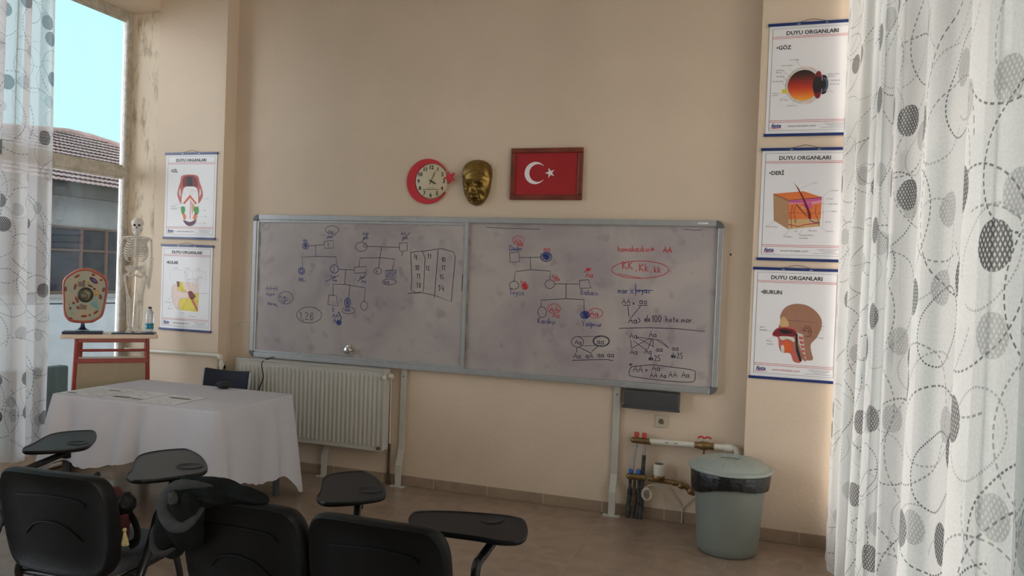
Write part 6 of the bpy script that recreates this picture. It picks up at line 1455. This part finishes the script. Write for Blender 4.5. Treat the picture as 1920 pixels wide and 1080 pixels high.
q = MB(); q.lathe([(.052, .030), (.035, .034), (.020, .050), (.014, .075), (.013, .10)], 'navy', n=24, c=(-.012, .025, 0)); q.build('stand_column', cm)
q = MB(); q.hprism([(-.150, -.045), (.135, -.045), (.135, .085), (-.150, .085)], 0, .020, 'navy'); q.build('stand_base', cm, .008)
# skeleton -------------------------------------------------------------
ps = on_lectern(.425, .13); sk = thing('skeleton_model', 'small white human skeleton model standing on the lectern', 'model', ps, LA-.1)
S = 1/1075.
def X_(px): return (px-172)*S*.98
def Z_(py): return (1003-py)*S
def P3(px, py, y=0): return (X_(px), y, Z_(py))
q = MB(); q.ell(P3(183, 112, .012), (.043, .05, .040), 'bone', 20, 14); q.ell(P3(184, 140, -.012), (.033, .032, .035), 'bone', 16, 10); q.ell(P3(186, 182, -.018), (.021, .022, .022), 'bone', 14, 8)
q.tube(smooth([P3(146, 150, .0), P3(160, 188, -.01), P3(184, 202, -.03), P3(210, 186, -.01), P3(222, 150, .0)], 4), .006, 'bone', 8)
for a in (168, 202): q.ell(P3(a, 130, -.040), (.010, .008, .009), 'socket', 12, 8)
q.ell(P3(185, 148, -.044), (.004, .005, .007), 'socket', 8, 6); q.box(X_(172), X_(198), -.042, -.036, Z_(178), Z_(172), 'paper'); q.box(X_(174), X_(196), -.041, -.0355, Z_(180), Z_(178.5), 'socket')
q.build('skull', sk)
q = MB()
sp = smooth([P3(182, 190, .02), P3(180, 230, .03), P3(180, 300, .04), P3(182, 380, .03), P3(182, 450, .015), P3(182, 490, .03)], 8)
for a, b in zip(sp[::2], sp[2::2]): q.tube([a, a.lerp(b, .42), a.lerp(b, .5), a.lerp(b, .92)], [.0085, .0095, .006, .006], 'bone', 8); q.tube([a.lerp(b, .3)+Vector((-.014, .004, 0)), a.lerp(b, .3)+Vector((.014, .004, 0))], .003, 'bone', 6)
q.build('spine', sk)
q = MB()
for i in range(10):
    z = 226+i*15.5; w = (38, 54, 66, 74, 80, 84, 86, 86, 82, 72)[i]*S; dr = 18+i*4.2
    for s_ in (-1, 1):
        zt = Z_(z); pts = [(X_(180), .035, zt+.006), (X_(180)+s_*w*.55, .05, zt+.004), (X_(180)+s_*w*.98, .02, zt-dr*S*.35), (X_(180)+s_*w*.96, -.02, zt-dr*S*.75), (X_(180)+s_*w*.6, -.046, zt-dr*S*1.02)]
        if i < 8: pts.append((X_(182)+s_*.008, -.050, zt-dr*S*.72-(.004 if i > 5 else 0)))
        q.tube(smooth(pts, 5), .0034, 'bone', 6, flat=1.5)
q.tube([P3(182, 232, -.046), P3(182, 262, -.052), P3(182, 360, -.052), P3(182, 378, -.048)], [.010, .008, .009, .003], 'bone', 8, flat=.6)
q.build('rib_cage', sk)
for s_ in (-1, 1):
    c0 = 180
    def Q(px, py, y=0, s_=s_): return (X_(c0)+s_*(px-c0)*S*.98, y, Z_(py))
    q = MB(); q.tube(smooth([Q(184, 228, -.045), Q(215, 222, -.035), Q(250, 226, -.01), Q(278, 228, .01)], 4), .005, 'bone', 8)
    q.add([Q(225, 232, .05), Q(276, 234, .03), Q(262, 250, .045), Q(232, 330, .06), Q(225, 232, .058), Q(276, 234, .038), Q(262, 250, .053), Q(232, 330, .068)], [(0, 1, 2, 3), (4, 5, 6, 7), (0, 1, 5, 4), (1, 2, 6, 5), (2, 3, 7, 6), (3, 0, 4, 7)], 'bone'); q.build('shoulder_girdle', sk)
    q = MB(); q.ell(Q(286, 242, .01), (.012, .012, .012), 'bone', 12, 8)
    q.tube(smooth([Q(286, 240, .01), Q(292, 270, .01), Q(297, 350, .005), Q(300, 400, .0)], 4), [.010, .008, .007, .0065, .006, .006, .006, .006, .006, .006, .007, .009, .011], 'bone', 10)
    q.tube(smooth([Q(294, 408, .004), Q(290, 480, .0), Q(283, 562, -.004)], 4), [.007, .005, .0042, .004, .004, .004, .004, .0045, .006], 'bone', 8)
    q.tube(smooth([Q(304, 408, .0), Q(302, 480, -.008), Q(293, 564, -.008)], 4), [.007, .005, .0042, .004, .004, .004, .004, .0045, .006], 'bone', 8)
    q.ell(Q(286, 572, -.004), (.012, .008, .008), 'bone', 10, 6)
    for f_, (dx, dy) in enumerate(((-16, 28), (-9, 58), (-3, 66), (4, 62), (10, 50))):
        q.tube([Q(284+dx*.3, 576, -.006), Q(284+dx*.7, 576+dy*.45, -.008), Q(284+dx, 576+dy, -.012)], [.0038, .003, .0022], 'bone', 6)
    q.build('arm', sk)
    q = MB(); hp = smooth([Q(192, 470, .02), Q(220, 452, .03), Q(250, 460, .01), Q(256, 480, -.01), Q(240, 505, -.012), Q(222, 512, .0), Q(205, 500, .018)], 4, True)
    nn = len(hp); q.add(list(hp)+[p_+Vector((0, .012, 0)) for p_ in hp], [tuple(range(nn)), tuple(range(2*nn-1, nn-1, -1))]+[(i, (i+1) % nn, (i+1) % nn+nn, i+nn) for i in range(nn)], 'bone', True)
    q.tube(smooth([Q(222, 508, 0), Q(236, 528, -.01), Q(222, 545, -.012), Q(205, 538, -.015), Q(186, 528, -.025)], 4), .0075, 'bone', 8); q.build('hip_bone', sk)
    q = MB(); q.ell(Q(236, 524, .0), (.012, .012, .012), 'bone', 12, 8); q.tube([Q(236, 524, 0), Q(258, 536, .0)], .008, 'bone', 8); q.ell(Q(262, 542, 0), (.010, .010, .014), 'bone', 10, 8)
    q.tube(smooth([Q(262, 545, .0), Q(252, 600, -.012), Q(238, 670, -.012), Q(226, 725, .0)], 4), [.013, .011, .010, .009, .0085, .0085, .0085, .0085, .0085, .009, .011, .014, .017], 'bone', 12)
    q.ell(Q(224, 738, .0), (.020, .016, .012), 'bone', 14, 8); q.ell(Q(224, 738, -.018), (.008, .005, .009), 'bone', 10, 6); q.ell(Q(224, 756, .0), (.019, .015, .009), 'bone', 14, 8)
    q.tube(smooth([Q(222, 756, -.002), Q(219, 800, -.006), Q(214, 880, -.002), Q(210, 950, .006)], 4), [.014, .011, .009, .008, .0075, .007, .007, .007, .007, .007, .008, .009, .010], 'bone', 10)
    q.tube([Q(236, 762, .006), Q(236, 860, .008), Q(224, 952, .010)], [.006, .0042, .006], 'bone', 8)
    q.ell(Q(214, 968, .018), (.013, .026, .014), 'bone', 12, 8); q.ell(Q(214, 975, -.006), (.018, .022, .012), 'bone', 12, 8)
    for f_ in range(5):
        a = 198+f_*9; q.tube([Q(206+f_*4, 976, -.012), Q(a, 986, -.038), Q(a+1, 996, -.060+.003*f_)], [.005, .0038, .0034], 'bone', 6)
    q.build('leg', sk)
q = MB(); q.tube([P3(182, 490, .03), P3(178, 560, .028), P3(166, 990, .03)], .0035, 'chrome', 8); q.build('support_rod', sk)
q = MB(); q.hprism([(-.135, -.075), (.155, -.075), (.155, .085), (-.135, .085)], 0, .0085, 'navy'); q.build('stand_base', sk, .003)
sk.scale = (1.09, 1.05, 1.095)
# bottle
pb = on_lectern(.545, .275); bt = thing('water_bottle', 'small clear water bottle with teal label beside the skeleton feet', 'bottle', pb)
q = MB(); q.lathe([(.028, .0), (.033, .006), (.033, .06), (.031, .075), (.033, .09), (.033, .14), (.030, .165), (.018, .188), (.013, .196), (.013, .205)], 'bottle', n=24); q.build('bottle_body', bt)
q = MB(); q.lathe([(.0145, .198), (.0145, .214), (.001, .215)], 'navy', n=16); q.build('cap', bt)
q = MB(); q.lathe([(.0336, .028), (.0336, .075)], 'blabel', n=24); put_text(q, 'su', -.012, .045, .014, 'white', y=-.0342, bold=.02); q.build('bottle_label', bt)
# ================================================================== CHAIRS WITH WRITING TABLETS
BASE = [(0.146, -0.137), (0.057, -0.128), (-0.112, -0.131), (-0.202, -0.115), (-0.256, -0.063), (-0.283, 0.02), (-0.268, 0.07), (-0.146, 0.122), (-0.008, 0.151), (0.109, 0.159), (0.165, 0.135), (0.205, 0.05), (0.228, -0.05), (0.215, -0.11)]
ca, sa = math.cos(math.radians(-60)), math.sin(math.radians(-60))
OUT = [(a*ca-b*sa, a*sa+b*ca) for a, b in BASE]
def tablet_mesh():
    o = [(v.x, v.y) for v in smooth([(a, b, 0) for a, b in OUT], 4, True)]; n = len(o)
    hc = Vector((.100, .004)); q = MB()
    sc = lambda k, z: [(a*k, b*k, z) for a, b in o]
    vs = sc(.965, -.022)+sc(.995, -.016)+sc(1.0, -.006)+sc(.99, .0)+sc(.965, .0)+sc(.955, -.0035)
    fs = [tuple(range(n))[::-1]]
    for k in range(5): fs += [(k*n+i, k*n+(i+1) % n, (k+1)*n+(i+1) % n, (k+1)*n+i) for i in range(n)]
    fs.append(tuple(5*n+i for i in range(n)))
    q.add(vs, fs, 'tablet', True)
    return q, hc
def recess(hc):
    q = MB(); A = Matrix.Translation((hc.x, hc.y, -.0032)) @ Matrix.Rotation(.25, 4, 'Z'); q.lathe([(.053, 0), (.0525, .0036), (.050, .0036), (.046, .0008), (.001, .0006)], 'ink', n=30, M4=A, sx=1, sy=.82); return q
def chair_back():
    q = MB(); W_, zb, zt = .252, .43, .825
    o = []
    pts = [(-.205, zb), (-.16, zb-.012), (0, zb-.016), (.16, zb-.012), (.205, zb), (.235, zb+.05), (.248, zb+.16), (.250, zt-.16), (.243, zt-.075), (.215, zt-.022), (.16, zt-.004), (0, zt), (-.16, zt-.004), (-.215, zt-.022), (-.243, zt-.075), (-.250, zt-.16), (-.248, zb+.16), (-.235, zb+.05)]
    o = [(v.x, v.y) for v in smooth([(a, b, 0) for a, b in pts], 4, True)]; n = len(o)
    def yb(x, z): return -.255-.07*(z-.43)/.4+.035*(x/.25)**2
    def ring(k, dy): 
        c = .63; return [(a*k, yb(a*k, (b-c)*k+c)+dy, (b-c)*k+c) for a, b in o]
    # rear shell (facing -y) with a raised rolled rim, then cushion on the front
    rings = [ring(.90, .056), ring(.965, .050), ring(.99, .030), ring(1.0, .008), ring(.99, -.010), ring(.955, -.018), ring(.90, -.014), ring(.86, -.008)]
    vs = [p_ for r_ in rings for p_ in r_]; fs = []
    for k in range(len(rings)-1): fs += [(k*n+i, k*n+(i+1) % n, (k+1)*n+(i+1) % n, (k+1)*n+i) for i in range(n)]
    fs.append(tuple(range(n))[::-1])
    # inner field as concentric rings so that it stays curved
    base = len(vs); ks = (.6, .3)
    for j, kk in enumerate(ks): vs += ring(kk, -.006)
    off = (len(rings)-1)*n
    fs += [(off+i, off+(i+1) % n, base+(i+1) % n, base+i) for i in range(n)]
    fs += [(base+i, base+(i+1) % n, base+n+(i+1) % n, base+n+i) for i in range(n)]; fs.append(tuple(base+n+i for i in range(n)))
    q.add(vs, fs, 'black', True)
    # moulded ribs of the shell
    def rib(pts, r): q.tube([(a, yb(a, b)-.009, b) for a, b in [(v.x, v.y) for v in smooth([(a, b, 0) for a, b in pts], 5)]], r, 'black', 6)
    rib([(-.15, .72), (0, .735), (.13, .725), (.155, .70)], .0035); rib([(-.12, .57), (-.07, .615), (0, .63), (.07, .615), (.13, .565)], .0035)
    return q
def make_chair(label, loc, rz, tab_c, tab_r, tab_z, tscale=1.0, bar=False):
    c_ = thing('lecture_chair', label, 'chair', loc, rz, 'black lecture chairs with writing tablets')
    cb_ = chair_back().build('backrest', c_); cb_.scale = (1.085, 1, 1.06); cb_.location.z = -.022
    s = MB(); o = [(v.x, v.y) for v in smooth([(-.20, -.20, 0), (0, -.215, 0), (.20, -.20, 0), (.235, -.1, 0), (.24, .1, 0), (.215, .2, 0), (.1, .225, 0), (-.1, .225, 0), (-.215, .2, 0), (-.24, .1, 0), (-.235, -.1, 0)], 4, True)]
    n = len(o); vs = []
    for k, z in ((.9, .405), (1, .415), (1, .44), (.95, .462), (.8, .47), (.4, .466)): vs += [(a*k, b*k, z) for a, b in o]
    fs = [tuple(range(n))[::-1]]+[(k*n+i, k*n+(i+1) % n, (k+1)*n+(i+1) % n, (k+1)*n+i) for k in range(5) for i in range(n)]+[tuple(5*n+i for i in range(n))]
    s.add(vs, fs, 'seatfab', True); s.build('seat', c_)
    for sx in (-1, 1):
        MB().tube(smooth([(sx*.215, .17, .40), (sx*.235, .19, .30), (sx*.245, .235, .0)], 4), .0125, 'tubeblk', 10, flat=1.3).build('front_leg', c_)
        MB().tube(smooth([(sx*.185, -.232, .475), (sx*.20, -.238, .44), (sx*.215, -.235, .40), (sx*.228, -.22, .30), (sx*.245, -.30, .0)], 4), .0125, 'tubeblk', 10, flat=1.3).build('rear_leg', c_)
    f_ = MB()
    for sx in (-1, 1): f_.tube([(sx*.215, .18, .40), (sx*.22, -.24, .39)], .012, 'tubeblk', 10)
    f_.tube([(-.215, .15, .398), (.215, .15, .398)], .011, 'tubeblk'); f_.tube([(-.22, -.215, .39), (.22, -.215, .39)], .013, 'tubeblk')
    f_.build('frame', c_)
    tx, ty = tab_c
    q, hc = tablet_mesh()
    t_ = q.build('writing_tablet', c_, loc=(tx, ty, tab_z), rot=(0, 0, tab_r)); t_.scale = (tscale, tscale, 1)
    recess(hc).build('cup_recess', t_)
    MB().lathe([(.022, -.075), (.022, -.02), (.045, -.018)], 'black', n=14, c=(0.07, -.04, 0)).build('pivot', t_)
    px, py = tx+.07*math.cos(tab_r)+.04*math.sin(tab_r), ty+.07*math.sin(tab_r)-.04*math.cos(tab_r)
    a = MB(); a.tube(smooth([(.235, -.12, .385), (.270, -.115, .385), (.280, -.10, .42), (.272, -.03, .55), (.27, .0, .63), (.262, .08, tab_z-.075), (px+.02, py-.04, tab_z-.045), (px, py, tab_z-.035)], 5), .0145, 'tubeblk', 10, flat=1.25); a.build('tablet_arm', c_)
    return c_
c3 = make_chair('black lecture chair nearest the bin, its tablet to the right, rightmost of the row', (2.885, -2.86, 0), 0, (.18, .20), 1.08, .71)
c2 = make_chair('black lecture chair with a dark jacket thrown over its back corner', (2.345, -2.87, 0), -.02, (.030, .42), .0, .72)
c1 = make_chair('black lecture chair with a burgundy bag on its seat and torn yellow sticker', (1.425, -2.87, 0), .06, (.062, .300), .10, .745, 1.14)
c0 = make_chair('black lecture chair mostly out of frame, its bluish tablet in front of the tablecloth', (.43, -2.78, 0), .0, (.15, .43), .0, .72)
cA = make_chair('black lecture chair at the far left edge beside the curtain, only its tablet tip showing', (-.33, -2.62, 0), 0, (.02, .42), .1, .72)
cB = make_chair('black lecture chair in the nearer row, tablet tip at the lower left corner', (1.33, -3.89, 0), 0, (.07, .36), .1, .70)
# torn sticker on chair 1
q = MB(); q.add([(-.03, 0, .0), (.035, 0, .004), (.032, 0, -.03), (.02, 0, -.045), (.016, 0, -.02), (-.004, 0, -.05), (-.012, 0, -.018), (-.034, 0, -.012)], [tuple(range(8))], 'kraft'); q.build('torn_sticker', c1, loc=(.17, -.3, .43), rot=(-.1, 0, 0))
MB().tube(smooth([(-.24, -.10, .39), (-.275, -.02, .50), (-.29, .10, .60), (-.31, .28, .665)], 4), .014, 'tubeblk', 10).build('folded_arm_tube', c1)
# ================================================================== JACKET AND BAG
def wrinkled(mb, c, r, m, seed, amp=.012, n=44, k=30, fr=5, M4=None):
    rn = random.Random(seed); ph = [rn.uniform(0, 6) for _ in range(6)]; vs = []; fs = []
    for j in range(k+1):
        th = PI*j/k
        for i in range(n):
            a = 2*PI*i/n; d = Vector((math.sin(th)*math.cos(a), math.sin(th)*math.sin(a), -math.cos(th)))
            w = amp*(math.sin(fr*d.x*1.2+ph[0]+2.6*d.z)+.8*math.sin(fr*1.1*d.z+ph[1]+2*d.x)+.5*abs(math.sin(fr*1.1*(d.x*.6+d.y+d.z*.5)+ph[2])))
            v = Vector((d.x*(r[0]+w), d.y*(r[1]+w), d.z*(r[2]+w)))+Vector(c); vs.append(M4 @ v if M4 is not None else v)
    for j in range(k):
        for i in range(n): fs.append((j*n+i, j*n+(i+1) % n, (j+1)*n+(i+1) % n, (j+1)*n+i))
    mb.add(vs, fs, m, True)
jk = thing('jacket', 'dark green grey jacket slung over the back corner of a lecture chair', 'jacket', (2.12, -3.18, .82))
q = MB(); wrinkled(q, (.0, .0, -.055), (.085, .075, .125), 'jacket', 3, .008, fr=4); q.build('bunched_fabric', jk)
q = MB(); wrinkled(q, (-.04, -.01, -.10), (.062, .065, .105), 'jacket', 5, .006, fr=4); q.build('jacket_body', jk)
T_ = Matrix.Translation((.145, .02, .055)) @ Matrix.Rotation(.10, 4, 'Y')
q = MB(); wrinkled(q, (0, 0, 0), (.185, .060, .030), 'jacket', 8, .006, fr=6, M4=T_); q.build('folded_sleeve', jk)
q = MB(); wrinkled(q, (.11, -.035, .045), (.10, .045, .032), 'jacket', 9, .006, fr=7); q.build('folded_sleeve', jk)
q = MB(); q.tube(smooth([(.14, -.03, .075), (.08, -.065, .088), (.02, -.075, .075), (-.020, -.080, .030), (-.018, -.088, -.02), (.025, -.095, -.055), (.08, -.092, -.05), (.115, -.075, -.01), (.125, -.04, .035)], 6), [.005+.009*math.sin(PI*i/48) for i in range(49)], 'jtrim', 10, flat=1.9); q.build('hood_trim', jk)
q = MB(); wrinkled(q, (.055, -.075, .01), (.062, .03, .055), 'jacket', 12, .007); q.build('hood_lining', jk)
q = MB(); wrinkled(q, (.035, -.105, .045), (.020, .010, .022), 'jtrim', 15, .003, 20, 14); q.build('cuff', jk)
q = MB(); q.tube(smooth([(-.098, -.04, -.09), (-.092, -.055, -.125), (-.065, -.07, -.165), (-.03, -.075, -.175), (.015, -.075, -.150)], 6), [.005+.008*math.sin(PI*i/24) for i in range(25)], 'jtrim', 8, flat=1.8); q.build('hem_trim', jk)
bgx = thing('handbag', 'burgundy and black cloth bag with pale tassel lying on a lecture chair seat', 'bag', (1.545, -2.93, .475), .1)
q = MB(); wrinkled(q, (0.0, .0, .13), (.062, .05, .13), 'burg', 21, .005); q.build('bag_body', bgx)
q = MB(); wrinkled(q, (.052, -.01, .20), (.034, .04, .045), 'black', 22, .004); q.build('flap', bgx)
q = MB(); q.tube(smooth([(.06, .0, .16), (.095, -.01, .13), (.115, -.015, .09), (.11, -.015, .05), (.085, -.02, .03)], 5), .009, 'black', 8, flat=2.2); q.build('strap', bgx)
q = MB(); q.ell((.072, -.04, .10), (.009, .009, .009), 'tassel', 10, 8)
for i in range(12): a = i/12*2*PI; q.tube([(.072, -.04, .10), (.072+.008*math.cos(a), -.035+.008*math.sin(a), .06), (.074+.014*math.cos(a), -.037+.014*math.sin(a), .035)], .0028, 'tassel', 5)
q.build('tassel', bgx)
